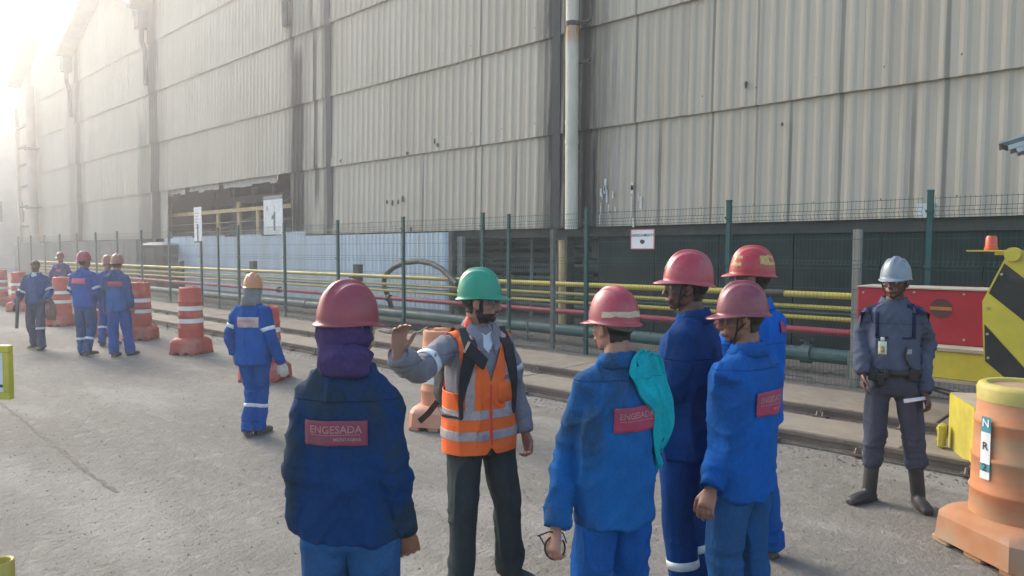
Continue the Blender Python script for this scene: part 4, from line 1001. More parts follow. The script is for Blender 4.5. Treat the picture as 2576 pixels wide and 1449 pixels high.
    for v_ in tm_.vertices:
        k_ = min(1, max(0, (v_.co.z/s-hem-.0)/.05)); v_.co.x *= 1-.14*k_; v_.co.y *= 1-.20*k_
    tm_.update(); tm_.materials.append(tmat or jmat); tr = link('trousers', tm_, None, root); TB = bvh_of(tm_)
    bv = max(cv, .008)
    for q in 'LR':
        an = P['an'+q]; a = R(P['to'+q]); fz = an.z-.085*s; bb = MB(); fd = Vector((math.sin(a), math.cos(a), 0)); o_ = Vector((an.x, an.y, fz))
        top = (.33 if blouse else .16)*s; sh_d = (P['kn'+q]-an).normalized()
        bb.tube([o_-fd*.045*s+Vector((0, 0, .034*s)), o_+fd*.03*s+Vector((0, 0, .042*s)), o_+fd*.12*s+Vector((0, 0, .038*s)), o_+fd*.19*s+Vector((0, 0, .030*s)), o_+fd*.215*s+Vector((0, 0, .026*s))],
                [(.036*s, .038*s), (.044*s, .042*s), (.038*s, .046*s), (.030*s, .043*s), (.02*s, .03*s)], 16, ref=(0, 0, 1))
        bb.tube([o_+fd*.0+Vector((0, 0, .03*s)), an+Vector((0, 0, -.01)), an+sh_d*(top-.06*s)], [.046*s, .048*s, .052*s], 16)
        bb.tube([o_-fd*.06*s+Vector((0, 0, .010*s)), o_+fd*.08*s+Vector((0, 0, .010*s)), o_+fd*.215*s+Vector((0, 0, .012*s))], [(.010*s, .038*s), (.010*s, .048*s), (.010*s, .034*s)], 16, ref=(0, 0, 1))
        bm_ = remesh(bb, bv, 1, name='boot'); bm_.materials.append(boots or BOOTD); link('boot', bm_, None, root)
    # ------------- collar
    if collar and detail:
        mb = MB(); nx, ny = P['neck'].x, P['neck'].y; vs = []; fs = []; n = 30
        rows = [(1.435, .092, .084), (1.487+collar_up, .076, .069), (1.492+collar_up, .078, .071), (1.489+collar_up, .081, .074), (1.43, .108, .100)]
        for j, (z, rx, ry) in enumerate(rows):
            for k in range(n+1):
                a = R(-70)+R(320)*k/n*-1; a = R(90-18)-R(324)*k/n
                dz = -.018*max(0, math.sin(a))+.010*max(0, -math.sin(a)); dz += (-.03*abs(math.cos((k/n-.5)*math.pi))**0 if (j == 4 and (k < 3 or k > n-3)) else 0)
                vs.append((nx+rx*s*math.cos(a), ny+ry*s*math.sin(a), (z+dz)*s+.003*math.sin(k*1.7+seed)))
        for j in range(len(rows)-1):
            for k in range(n): fs.append((j*(n+1)+k, j*(n+1)+k+1, (j+1)*(n+1)+k+1, (j+1)*(n+1)+k))
        mb.add(vs, fs); o = mb.build('collar', jmat, jk, 50); md = o.modifiers.new('t', 'SOLIDIFY'); md.thickness = .005*s; md.offset = 0
    # ------------- helmet
    def ell_cap(name, c, r, keep, mt, par=root, vox_=None):
        mb = MB(); nu, nv = 36, 22; mm = H3; vs = []; fs = []
        for j in range(nv+1):
            t_ = -math.pi/2+math.pi*j/nv
            for i in range(nu):
                a = 2*math.pi*i/nu; vs.append((c[0]+r[0]*math.cos(t_)*math.cos(a), c[1]+r[1]*math.cos(t_)*math.sin(a), c[2]+r[2]*math.sin(t_)))
        for j in range(nv):
            for i in range(nu):
                i2 = (i+1) % nu; f = (j*nu+i, j*nu+i2, (j+1)*nu+i2, (j+1)*nu+i); m_ = sum((Vector(vs[q]) for q in f), Vector())/4
                if keep(m_): fs.append(f)
        used = sorted({q for f in fs for q in f}); ix = {q: i for i, q in enumerate(used)}
        mb.add([hp(*vs[q]) for q in used], [tuple(ix[q] for q in f) for f in fs]); o = mb.build(name, mt, par, True)
        md = o.modifiers.new('t', 'SOLIDIFY'); md.thickness = .006*s; md.offset = 1; return o
    hinv = HM.inverted()
    def from_head(name, keep, off, mt, rough=.0015):
        bm = bmesh.new(); bm.from_mesh(me); bm.normal_update()
        bmesh.ops.delete(bm, geom=[v_ for v_ in bm.verts if (hinv @ v_.co).z < -.16 or (hinv @ v_.co).length > .3], context='VERTS')
        bmesh.ops.delete(bm, geom=[f for f in bm.faces if not keep(hinv @ f.calc_center_median())], context='FACES')
        isl = []; seen = set()
        for v0_ in bm.verts:
            if v0_ in seen: continue
            st = [v0_]; seen.add(v0_); cc = []
            while st:
                q_ = st.pop(); cc.append(q_)
                for e_ in q_.link_edges:
                    w_ = e_.other_vert(q_)
                    if w_ not in seen: seen.add(w_); st.append(w_)
            isl.append(cc)
        isl.sort(key=len); bmesh.ops.delete(bm, geom=[v_ for c_ in isl[:-1] for v_ in c_], context='VERTS')
        for v_ in bm.verts: v_.co += v_.normal*(off+rough*(rs.rand()-.5))*s
        out = bpy.data.meshes.new(name); bm.to_mesh(out); bm.free(); out.shade_smooth(); out.materials.clear(); out.materials.append(mt); o_ = link(name, out, None, root)
        md = o_.modifiers.new('t', 'SOLIDIFY'); md.thickness = off*s*1.2; md.offset = -1; return o_
    if hair and detail:
        from_head('hair', lambda p: ((p.y < -.028 and p.z > -.062-.2*(p.y+.03)) or p.z > .045 or (abs(p.x) > .055 and p.y < .038 and p.z > .022)) and not (abs(p.x) > .081 and p.z < .03), .0055, HAIR)
        mb = MB()
        for q in (-1, 1): mb.ball(hp(q*.030, .0905, .027), (.019, .0045, .0035), H3, 10, 6)
        mb.build('eyebrows', HAIR, root, True)
    if detail:
        for q in (-1, 1):
            mb = MB(); c = hp(q*.030, .0775, .003); mb.ball(c, .0108*s, None, 12, 8); mb.m = 1; mb.ball(hp(q*.030, .0835, .003), .0055*s, None, 10, 6); mb.build('eye', [EYEW, EYED], root, True)
        mb = MB(); mb.ball(hp(0, .0985, -.0655), (.019, .004, .0016), H3, 10, 6); mb.build('mouth_line', mat('lip_dark', (.10, .04, .035, 1), .6), root, True)
    if beard:
        from_head('beard', lambda p: p.y > -.012+max(0, -.055-p.z)*.3 and p.z > -.112 and ((p.z < -.058 and not (abs(p.x) < .028 and p.y > .072 and p.z > -.080)) or (abs(p.x) > .052 and p.y < .030 and p.z < .012 and abs(p.x) < .074) or (abs(p.x) < .030 and p.y > .08 and -.056 < p.z < -.046)), .0028, mat('beard_dark', (.045, .030, .025, 1), .85, (.09, .055, .042, 1), .5, 60), .002)
    if hat:
        rx, ry, hh, z0 = .099, .121, .147, .027; n = 128; T = 26; vs = []; fs = []
        tilt = Matrix.Translation((0, -.006, z0)) @ Matrix.Rotation(R(hat.get('tilt', 4)), 4, 'X')
        def ridge(x, y, zt): return .012/(1+(x/.017)**6)*zt+.007/(1+((abs(x)-.050)/.008)**4)*zt*(1 if abs(y) < .095 else .3)
        for j in range(T+1):
            th = (math.pi/2)*(j/T); cr = math.cos(th)**.80 if j < T else 0; zz = math.sin(th)**.92
            for i in range(n):
                a = 2*math.pi*i/n; x, y = rx*cr*math.cos(a), ry*cr*math.sin(a); vs.append((x, y, hh*zz+ridge(x, y, min(1, zz*1.6))*(.3+.7*zz)))
        for j in range(T):
            for i in range(n): fs.append((j*n+i, j*n+(i+1) % n, (j+1)*n+(i+1) % n, (j+1)*n+i))
        base = len(vs); K = 5
        for j in range(1, K+1):
            for i in range(n):
                a = 2*math.pi*i/n; fr = max(0, math.sin(a))**2.2; bk = max(0, -math.sin(a)); w = (.0035+.040*fr+.010*bk)*j/K*hat.get('brim', 1)
                ex = rx+w; ey = ry+w; dz = -.004*j/K-.014*fr*(j/K)**1.3-.006*bk*j/K - (.003 if j == K else 0)
                vs.append((ex*math.cos(a), ey*math.sin(a), dz))
        for j in range(K):
            for i in range(n):
                p0 = (base+(j-1)*n) if j else 0; fs.append((p0+(i+1) % n, p0+i, base+j*n+i, base+j*n+(i+1) % n))
        mb = MB(); mb.add([HM @ (tilt @ Vector(v_)) for v_ in vs], fs); o = mb.build('helmet', hat_mat, root, True)
        md = o.modifiers.new('t', 'SOLIDIFY'); md.thickness = .0035*s; md.offset = -1
        ho = o
        def on_hat(a, th, off=.002):
            cr = math.cos(th)**.80; zz = math.sin(th)**.92; x, y = (rx*cr+off)*math.cos(a), (ry*cr+off)*math.sin(a)
            return HM @ (tilt @ Vector((x, y, hh*zz+ridge(x, y, min(1, zz*1.6))*(.3+.7*zz))))
        for (a0, a1, t0, t1, mt, nm) in hat.get('marks', ()):
            vs = []; fs = []; NA = 14
            for k in range(NA+1):
                a = R(a0+(a1-a0)*k/NA); j1 = rs.uniform(-.02, .02) if hat.get('ragged') else 0
                vs += [on_hat(a, R(t0)+j1), on_hat(a, R(t1)+j1*.5)]
            for k in range(NA): fs.append((2*k, 2*k+2, 2*k+3, 2*k+1))
            mb = MB(); mb.add(vs, fs); mb.build(nm, mt, ho, True)
        # harness band below the rim
        if detail:
            mb = MB(); vs = []; fs = []; n2 = 32
            zb_ = -.032 if nape else -.010
            for k in range(n2):
                a = 2*math.pi*k/n2; bk = max(0, -math.sin(a)); vs += [hp(.083*math.cos(a), -.008+.099*math.sin(a), .040), hp(.081*math.cos(a), -.008+.097*math.sin(a), .018+zb_*bk)]
            for k in range(n2): k2 = (k+1) % n2; fs.append((2*k, 2*k2, 2*k2+1, 2*k+1))
            mb.add(vs, fs); q = mb.build('harness_band', nape or STRAP, ho, True); md = q.modifiers.new('t', 'SOLIDIFY'); md.thickness = .003
    if strap:
        mb = MB()
        for q in (-1, 1):
            mb.tube([hp(q*.088, .030, .030), hp(q*.080, .036, -.010), hp(q*.068, .040, -.050), hp(q*.045, .046, -.088), hp(0, .055, -.110)], .0042*s, 6)
            mb.tube([hp(q*.088, -.030, .025), hp(q*.083, .005, -.015), hp(q*.068, .040, -.050)], .0035*s, 6)
        mb.build('chin_strap', STRAP, root)
    if glasses:
        mb = MB(); vs = []; fs = []; n2 = 22
        for k in range(n2+1):
            a = R(12+156*k/n2); c_, s_ = math.cos(a), math.sin(a); top = .022; bot = -.016+.010*math.exp(-((a-math.pi/2)/.16)**2)
            vs += [hp(.077*c_, .012+.096*s_**.9, top), hp(.074*c_, .012+.092*s_**.9, bot)]
        for k in range(n2): fs.append((2*k, 2*k+2, 2*k+3, 2*k+1))
        gr = MB(); gr.tube([Vector(vs[2*k])+Vector((0, 0, .001)) for k in range(n2+1)], .0035*s, 6)
        for q in (-1, 1): gr.tube([hp(q*.075, .032, .020), hp(q*.083, .0, .014), hp(q*.082, -.02, .004)], .003*s, 6)
        go = gr.build('safety_glasses', STRAP if glasses != 'blue' else mat('blue_frame', (.03, .05, .16, 1), .4), root)
        mb.add(vs, fs); mb.build('lens', lens_mat(), go, True)
    # ------------- surface helpers on the jacket
    def project(bvh, u0, u1, v0, v1, org, dirn, off, nu=14, nv=8, right=Vector((1, 0, 0)), up=Vector((0, 0, 1)), shape=None, wob=0):
        pts = []; 
        for j in range(nv+1):
            for i in range(nu+1):
                u = u0+(u1-u0)*i/nu; v_ = v0+(v1-v0)*j/nv
                if shape: u, v_ = shape(i/nu, j/nv)
                o_ = Vector(org)+right*u*s+up*v_*s; h = bvh.ray_cast(o_, dirn)
                p = h[0] if h[0] is not None else None
                pts.append((p-dirn*(off+(wob*rs.rand() if wob else 0))) if p is not None else None)
        last = None
        for i, p in enumerate(pts):
            if p is None: pts[i] = last if last is not None else Vector(org)+dirn*.3
            last = pts[i]
        fs = [(j*(nu+1)+i, j*(nu+1)+i+1, (j+1)*(nu+1)+i+1, (j+1)*(nu+1)+i) for j in range(nv) for i in range(nu)]
        return pts, fs
    def patch_on(cx, cz, w, h, text, front=False, pm_=PATCHM, size=.034, small=None, rot=0):
        dirn = Vector((0, 1, 0)) if not front else Vector((0, -1, 0)); rt = Vector((1, 0, 0)) if not front else Vector((-1, 0, 0))
        org = Vector((0, -.5, 0)) if not front else Vector((0, .5, 0)); sg = 1 if not front else -1; up = Vector((0, 0, 1))
        if rot: q = Matrix.Rotation(rot, 3, 'Y'); rt = q @ rt; up = q @ up
        org = org+Vector((cx*s, 0, cz*s))
        pts, fs = project(JB, -w/2, w/2, -h/2, h/2, org, dirn, .0025, 16, 8, rt, up)
        # smooth the sheet a little so that it lies flat over small folds
        A = np.array([tuple(p) for p in pts]).reshape(9, 17, 3)
        for _ in range(3):
            B_ = A.copy(); B_[1:-1, :, 1] = (A[:-2, :, 1]+A[2:, :, 1]+2*A[1:-1, :, 1])/4; B_[:, 1:-1, 1] = (B_[:, :-2, 1]+B_[:, 2:, 1]+2*B_[:, 1:-1, 1])/4; A = B_
        A[:, :, 1] += (-.0075 if not front else .006)*s
        mb = MB(); mb.add([tuple(p) for p in A.reshape(-1, 3)], fs); o = mb.build('logo_patch', pm_, jk, True); md = o.modifiers.new('t', 'SOLIDIFY'); md.thickness = .0012; md.offset = 0
        def surf(u, v_):                                                  # bilinear on the sheet
            fi = min(max((u+w/2)/w*16, 0), 15.999); fj = min(max((v_+h/2)/h*8, 0), 7.999); i, j = int(fi), int(fj); a_, b_ = fi-i, fj-j
            return Vector(A[j, i]*(1-a_)*(1-b_)+A[j, i+1]*a_*(1-b_)+A[j+1, i]*(1-a_)*b_+A[j+1, i+1]*a_*b_)
        def put(body_, size_, vv, al='CENTER', uu=0):
            me_ = text_mesh(body_, size_, al, .015)
            for v0_ in me_.vertices:
                p = surf(v0_.co.x+uu, v0_.co.y+vv); v0_.co = p-dirn*.0022
            me_.update(); me_.materials.clear(); me_.materials.append(PINK); link('lettering', me_, None, jk)
        if text: put(text, size, h*.14)
        if small:
            put(small, size*.42, -h*.25, 'RIGHT', w*.40)
        if text:
            mb = MB(); vs = [surf(-w*.39, -h*.075)-dirn*.002, surf(-w*.39, -h*.05)-dirn*.002]; k = 10
            for i in range(1, k+1): u = -w*.39+w*.78*i/k; vs += [surf(u, -h*.075)-dirn*.002, surf(u, -h*.05)-dirn*.002]
            mb.add(vs, [(2*i, 2*i+2, 2*i+3, 2*i+1) for i in range(k)]); mb.build('underline', PINK, jk)
    def ring_band(bvh, a, b_, f, width, name, par, mt=SILV, rmax=.16, off=.002, skew=0):
        a, b_ = Vector(a), Vector(b_); ax = (b_-a).normalized(); u = ax.orthogonal().normalized(); w = ax.cross(u); n2 = 30; vs = []; fs = []
        for k in range(n2):
            an_ = 2*math.pi*k/n2; dr = u*math.cos(an_)+w*math.sin(an_)
            for e in (-.5, .5):
                c = a.lerp(b_, f)+ax*(e*width*s+skew*math.sin(an_)); st = c+dr*rmax*s; h = bvh.ray_cast(st, -dr, rmax*s)
                p = h[0] if h[0] is not None else c+dr*.06*s
                if (p-c).length > .105*s: p = c+dr*.06*s
                vs.append(p+dr*off)
        fs = [(2*k, 2*((k+1) % n2), 2*((k+1) % n2)+1, 2*k+1) for k in range(n2)]
        mb = MB(); mb.add(vs, fs); o = mb.build(name, mt, par, True); md = o.modifiers.new('t', 'SOLIDIFY'); md.thickness = .002; md.offset = 1
    if patch: patch_on(**patch)
    for q, f in (bands or ()): ring_band(JB, P['sh'+q], P['el'+q], f, .042, 'sleeve_band', jk, skew=.006)
    for q, f in (legbands or ()): ring_band(TB, P['kn'+q], P['an'+q], f, .040, 'leg_band', tr, rmax=.12)
    if hood:                                                              # cloth balaclava hanging from under the helmet on to the shoulders
        hbm = MB(); nk = P['neck']
        hbm.tube([hp(0, -.012, .03), hp(0, -.014, -.03), hp(0, -.018, -.08), nk+Vector((0, -.01, .01*s)), nk+Vector((0, -.008, -.03*s))], [(.085*s, .100*s), (.086*s, .098*s), (.080*s, .088*s), (.092*s, .092*s), (.105*s, .092*s)], 30, ref=H3 @ Vector((1, 0, 0)))
        hbm.tube([nk+Vector((-.02, -.04, -.0))*1, nk+Vector((.02, -.04, 0))], .05*s, 14)
        def hf(co):
            c = co/s; rel = c[:, 2]; return ((1-np.abs(vnoise(np.stack([c[:, 0]*6, c[:, 1]*6, rel*22+c[:, 0]*8], 1)+so_)))**2*.016-.006+vnoise(c*[22, 22, 20]+so_)*.003)*s
        hme = remesh(hbm, max(vox, .0065), 2, hf, 'neck_hood'); bm = bmesh.new(); bm.from_mesh(hme); hi_ = HM.inverted()
        kill = [f for f in bm.faces if (lambda p: p.y > .045 and p.z > -.085 and abs(p.x) < .075)(hi_ @ f.calc_center_median())]
        bmesh.ops.delete(bm, geom=kill, context='FACES'); bm.to_mesh(hme); bm.free(); hme.materials.append(hood); o = link('neck_hood', hme, None, root)
        md = o.modifiers.new('t', 'SOLIDIFY'); md.thickness = .004; md.offset = 1
    return dict(root=root, P=P, s=s, HM=HM, JB=JB, TB=TB, jk=jk, tr=tr, inv=inv, project=project, ring=ring_band, tor=tor, patch=patch_on, hp=hp, rs=rs)

def at(x, d): return F*d+RT*((x-1288)/FPX*(d+.03))

# cloth colours
BL = cloth('blue', (0.0061, 0.0893, 0.3450, 1), (.02, .055, .13, 1), .45)
BLB = cloth('bright_blue', (0.0056, 0.1056, 0.4646, 1), (.010, .07, .28, 1), .3)
BLN = cloth('sooty_blue', (0.0050, 0.0360, 0.1240, 1), (.022, .038, .050, 1), .95, big=True)
BLT = cloth('worn_blue', (0.0107, 0.0996, 0.3045, 1), (.028, .052, .075, 1), .8, big=True)
BLK = cloth('deep_blue', (0.0049, 0.0455, 0.1904, 1), (.012, .035, .09, 1), .6, big=True)
BLF = cloth('faded_blue', (0.0140, 0.0835, 0.2352, 1), (.03, .06, .11, 1), .6)
GRYS = cloth('grey_shirt', (.235, .235, .265, 1), (.18, .165, .16, 1), .5)
JEAN = cloth('grey_jeans', (.038, .050, .053, 1), (.06, .065, .065, 1), .5)
GRD = cloth('guard_grey', (0.0780, 0.0957, 0.1404, 1), (.06, .07, .10, 1), .4)
GRDT = cloth('guard_trouser', (0.0661, 0.0744, 0.1021, 1), (.05, .055, .07, 1), .4)
NAVY = cloth('navy_trim', (.016, .022, .055, 1), (.02, .025, .045, 1), .4)
REDH = hard('red', (.36, .038, .060, 1), (.33, .115, .13, 1), .8); REDD = hard('dark_red', (.27, .035, .055, 1), (.24, .075, .095, 1), .7)
MAR = hard('maroon', (.20, .035, .055, 1), (.24, .09, .11, 1), .8); REDB = hard('bright_red', (.38, .03, .042, 1), (.42, .14, .11, 1), .5)
GRNH = hard('green', (.012, .26, .155, 1), (.03, .30, .20, 1), .5); SILH = hard('silver', (.17, .21, .25, 1), (.26, .31, .35, 1), .6)
ORH = hard('orange', (.50, .22, .10, 1), (.55, .30, .16, 1), .6); BRH = hard('brown', (.30, .12, .09, 1), (.36, .2, .16, 1), .6)
YEL = mat('hat_sticker_yellow', (.45, .33, .10, 1), .6, (.4, .2, .1, 1), .6, 30); CRM = mat('hat_tape_cream', (.50, .42, .30, 1), .7, (.3, .15, .12, 1), .6, 40)
GRYB = mat('harness_grey', (.13, .15, .14, 1), .8); OLIV = mat('harness_olive', (.12, .125, .075, 1), .85)
TXT = 'ENGESADA'

# ---- nearest worker, back to us
p7 = person('nearest worker seen from behind, dark red helmet, violet neck cloth, sooty blue jacket', at(876, 2.5), 2, 1.70, 42, 6, .0052,
    J=dict(head=(0, .02, 1.585), shL=(-.135, -.012, 1.345), shR=(.130, -.012, 1.345), elL=(-.168, -.05, 1.08), elR=(.178, -.05, 1.08), wrL=(-.172, .0, .85), wrR=(.205, .03, .835)),
    jmat=BLN, tmat=BLF, hem=.815, skinm=SK_BROWN, hat=dict(tilt=3), hat_mat=REDD, nape=OLIV, puff=.95, sleeve_r=.90, patch=dict(cx=-.012, cz=1.235, w=.225, h=.088, text=TXT, size=.037, small='MONTAGENS', pm_=PATCHD),
    glasses=True, hood=cloth('violet', (.058, .038, .12, 1), (.04, .03, .07, 1), .5), hands={'R': dict(curl=1.0, n=(-.3, .9, 0), t=(-1, .3, 0)), 'L': dict(curl=.9)}, legr=1.08, seed=1, collar=False)
# ---- man in orange vest
sh = AD(1145, 872, 3.72)
p8 = person('bearded man in green helmet, orange reflective vest over grey shirt, raising one hand', at(1205, 3.7), 152, 1.70, 101, 2, .0052,
    J=dict(WelR=AD(1040, 935, 3.38), WwrR=AD(1003, 892, 3.12), elL=(-.235, -.03, 1.10), wrL=(-.255, .05, .875), knL=(-.16, .03, .48), anL=(-.205, -.03, .085), anR=(.10, -.02, .085), toL=-25, toR=12),
    jacket='shirt', jmat=GRYS, tmat=JEAN, hem=.84, skinm=SK_LIGHT, hat=dict(tilt=4, brim=1.1, marks=((118, 215, 12, 22, YEL, 'yellow_tape'), (80, 100, 22, 38, CRM, 'front_sticker'), (240, 300, 12, 60, mat('hat_yellow_fade', (.25, .36, .12, 1), .5), 'faded_mark'))), hat_mat=GRNH,
    glasses=True, beard=True, hands={'R': dict(d=(0.10, .0, 1), n=tuple(-F*.7+RT*.5), t=tuple(RT), world=True, curl=.7), 'L': dict(curl=1.1)}, legr=1.0, seed=2, boots=BOOT)
# ---- man with the teal cloth on his shoulder
p9 = person('worker seen from behind, taped pinkish red helmet, teal cloth over his shoulder', at(1548, 2.9), -31, 1.645, -40, 2, .0052,
    J=dict(WwrL=AD(1400, 1322, 2.80), WelL=AD(1428, 1130, 2.93), elR=(.215, -.02, 1.10), wrR=(.19, .16, .93), knL=(-.11, .03, .5), anR=(.15, .05, .085), anL=(-.06, -.1, .085)),
    jmat=BLT, tmat=BL, hem=.745, skinm=SK_LIGHT, hat=dict(tilt=2, brim=1.25, ragged=True, marks=((188, 330, 9, 18, CRM, 'tape_strip'),)), hat_mat=REDH, nape=GRYB, puff=1.06, sleeve_r=1.1,
    patch=dict(cx=-.0, cz=1.225, w=.225, h=.105, text=TXT, size=.036), hands={'L': dict(curl=1.2, n=(1, .2, 0), t=(0, 1, 0))}, legr=1.1, seed=3)
# ---- tall dark man in profile
p10 = person('tall worker in profile with plain red helmet, behind the teal cloth', at(1735, 3.5), -62, 1.79, -82, 0, .0055,
    J=dict(elL=(-.20, .02, 1.13), wrL=(-.10, .23, 1.05), elR=(.20, .02, 1.13), wrR=(.08, .24, 1.04)), jmat=BLK, tmat=BLK, hem=.80, skinm=SK_DARK, hat=dict(tilt=5, brim=1.1, marks=((82, 98, 18, 34, CRM, 'front_sticker'),)), hat_mat=REDH, strap=True, glasses=True, puff=1.12, sleeve_r=1.1,
    legbands=[('L', .52), ('R', .52)], hands={'L': dict(curl=1.0), 'R': dict(curl=1.0)}, legr=1.1, seed=4, patch=dict(cx=.08, cz=1.27, w=.11, h=.05, text='', front=True, pm_=mat('patch_orange', (.5, .1, .09, 1), .8)))
# ---- farthest of the group
p11 = person('worker in bright blue with yellow marked red helmet, farthest of the group', at(1893, 4.0), -38, 1.815, -72, 2, .0055,
    jmat=BLB, tmat=BL, hem=.80, skinm=SK_BROWN, hat=dict(tilt=4, ragged=True, marks=((200, 260, 20, 42, YEL, 'yellow_mark'), (110, 150, 15, 40, YEL, 'yellow_mark'))), hat_mat=REDB, glasses='blue', puff=1.05,
    J=dict(elR=(.23, .03, 1.12), wrR=(.17, .20, .98), anR=(.19, .0, .085), knR=(.15, .03, .5), elL=(-.21, .03, 1.12), wrL=(-.1, .2, 1.0)), patch=dict(cx=.085, cz=1.345, w=.10, h=.06, text=''), seed=5, legr=1.05, boots=BOOT)
# ---- front right profile
p12 = person('shorter worker in profile, maroon helmet and chin strap, front right of the group', at(1872, 3.15), -42, 1.655, -84, 4, .0052,
    J=dict(WwrL=AD(1790, 1225, 3.02), WelL=AD(1838, 1060, 3.22), elR=(.22, -.0, 1.1), wrR=(.20, .12, .9)), jmat=BL, tmat=BLF, hem=.775, skinm=SK_BROWN, hat=dict(tilt=2, brim=1.2), hat_mat=MAR, strap=True, glasses=True,
    puff=1.04, sleeve_r=1.06, patch=dict(cx=.005, cz=1.225, w=.24, h=.11, text=TXT, size=.038, small='MONTAGENS'), hands={'L': dict(curl=.9)}, legr=1.12, seed=6)
# ---- guard
p13 = person('guard in grey uniform, silver helmet and tall black boots, by the red box', at(2247, 5.02), -158, 1.745, -134, 0, .006,
    J=dict(WwrR=AD(2172, 937, 5.0), WelR=AD(2168, 845, 5.12), WelL=AD(2330, 860, 5.05), WwrL=AD(2325, 985, 4.9), anL=(-.185, -.0, .085), knL=(-.135, .02, .5), anR=(.13, .02, .085), toL=-10, toR=42),
    jacket='shirt', jmat=GRD, tmat=GRDT, hem=.93, skinm=SK_DARK, hat=dict(tilt=0, brim=.9), hat_mat=SILH, strap=True, blouse=True, boots=BOOT, puff=.92, sleeve_r=.92, hands={'L': dict(curl=1.1, d=(-.3, .3, -.9))}, seed=7, legr=.95, group='guard')
del p13['root']['group']
# ---- worker in orange helmet walking off
p6 = person('small worker in orange helmet and grey hood, walking away alone', at(636, 6.85), 8, 1.575, -8, 8, .0085,
    J=dict(elL=(-.255, -.02, 1.12), wrL=(-.245, .03, .90), elR=(.225, -.02, 1.08), wrR=(.27, .10, .80), knL=(-.06, .07, .5), anL=(-.05, -.05, .09), knR=(.06, .09, .5), anR=(.02, .05, .085), toL=-35, toR=10),
    jmat=BL, tmat=BL, hem=.80, skinm=SK_BROWN, hat=dict(tilt=6, brim=1.1), hat_mat=ORH, hood=cloth('grey_hood', (.20, .21, .215, 1), (.15, .15, .15, 1), .5), collar=False, bands=[('L', .66), ('R', .66)], legbands=[('R', .42), ('L', .42)],
    patch=dict(cx=.01, cz=1.255, w=.24, h=.11, text=TXT, size=.036, pm_=mat('patch_washed', (.50, .40, .38, 1), .8, (.45, .12, .14, 1), .8, 14)), group='workers walking away at the left', seed=8, puff=1.02, legr=.95)
# ---- far left group
LG = 'workers walking away at the left'
p3 = person('worker walking away in red helmet with bright pink patch and white arm bands', at(213, 12.1), 8, 1.77, 20, 2, .013, low=True,
    J=dict(elL=(-.25, .0, 1.12), wrL=(-.20, .12, .95), elR=(.25, .0, 1.12), wrR=(.2, .14, .97), anR=(.10, -.10, .10), anL=(-.10, .04, .085)), jmat=BL, tmat=BLF, hem=.84, hat=dict(tilt=4), hat_mat=REDH, bands=[('L', .85), ('R', .85)], legbands=[('L', .5), ('R', .5)],
    patch=dict(cx=-.01, cz=1.28, w=.26, h=.085, text=TXT, size=.038, pm_=mat('patch_pink', (.62, .10, .17, 1), .7)), group=LG, seed=9)
p4 = person('worker walking away in brownish helmet with smudged red patch, right of the pink patched one', at(296, 12.0), 4, 1.725, -5, 3, .013, low=True,
    J=dict(elL=(-.25, .0, 1.1), wrL=(-.27, .04, .86), anR=(.12, .12, .085), anL=(-.05, -.06, .09), knR=(.10, .08, .5)), jmat=BLT, tmat=BL, hem=.80, hat=dict(tilt=4), hat_mat=BRH, patch=dict(cx=.03, cz=1.27, w=.26, h=.085, text=TXT, size=.038), group=LG, seed=10, legr=1.1)
p5 = person('worker hidden behind the brownish helmet one, only helmet, leg band and boot showing', at(272, 13.4), -8, 1.70, -25, 3, .016, low=True, detail=False,
    J=dict(anL=(-.10, -.1, .09)), jmat=BL, tmat=BL, hat=dict(tilt=4), hat_mat=BRH, legbands=[('L', .35)], group=LG, seed=11)
p1 = person('bareheaded man facing us at far left, white neck cloth, carrying a long rod', at(92, 12.9), 168, 1.61, 172, 0, .012, low=True,
    J=dict(elR=(.25, .02, 1.11), wrR=(.31, .10, .90), elL=(-.26, .03, 1.12), wrL=(-.22, .16, .98), anL=(-.12, .14, .085), anR=(.10, -.12, .10), knL=(-.1, .12, .5)), jmat=BLF, tmat=cloth('dusty_blue', (.035, .06, .13, 1), (.06, .07, .09, 1), .6), hem=.88, hat=None, skinm=SK_DARK,
    bands=[('R', .9), ('L', .8)], legbands=[('L', .2)], group=LG, seed=12)
p2 = person('distant worker in dull red helmet in front of the grey sheet wall', at(155, 19.5), 176, 1.73, 176, 0, .016, low=True, detail=False,
    J=dict(elR=(.26, .02, 1.12), wrR=(.2, .18, 1.0), elL=(-.26, .02, 1.12), wrL=(-.2, .18, 1.0)), jmat=cloth('dark_violet_blue', (.02, .03, .16, 1)), tmat=BL, hat=dict(tilt=4), hat_mat=MAR, bands=[('L', .9)], patch=dict(cx=.0, cz=1.27, w=.14, h=.07, text='', front=True), group=LG, seed=13)
mb = MB(); mb.tube([(.055*math.cos(k*.63), p1['P']['neck'].y+.055*math.sin(k*.63), p1['P']['neck'].z+.0) for k in range(11)], .018, 8); mb.ball((0, .075, 1.34), (.045, .015, .05)); mb.build('neck_cloth', mat('neck_cloth', (.55, .58, .6, 1), .8), p1['root'], True)

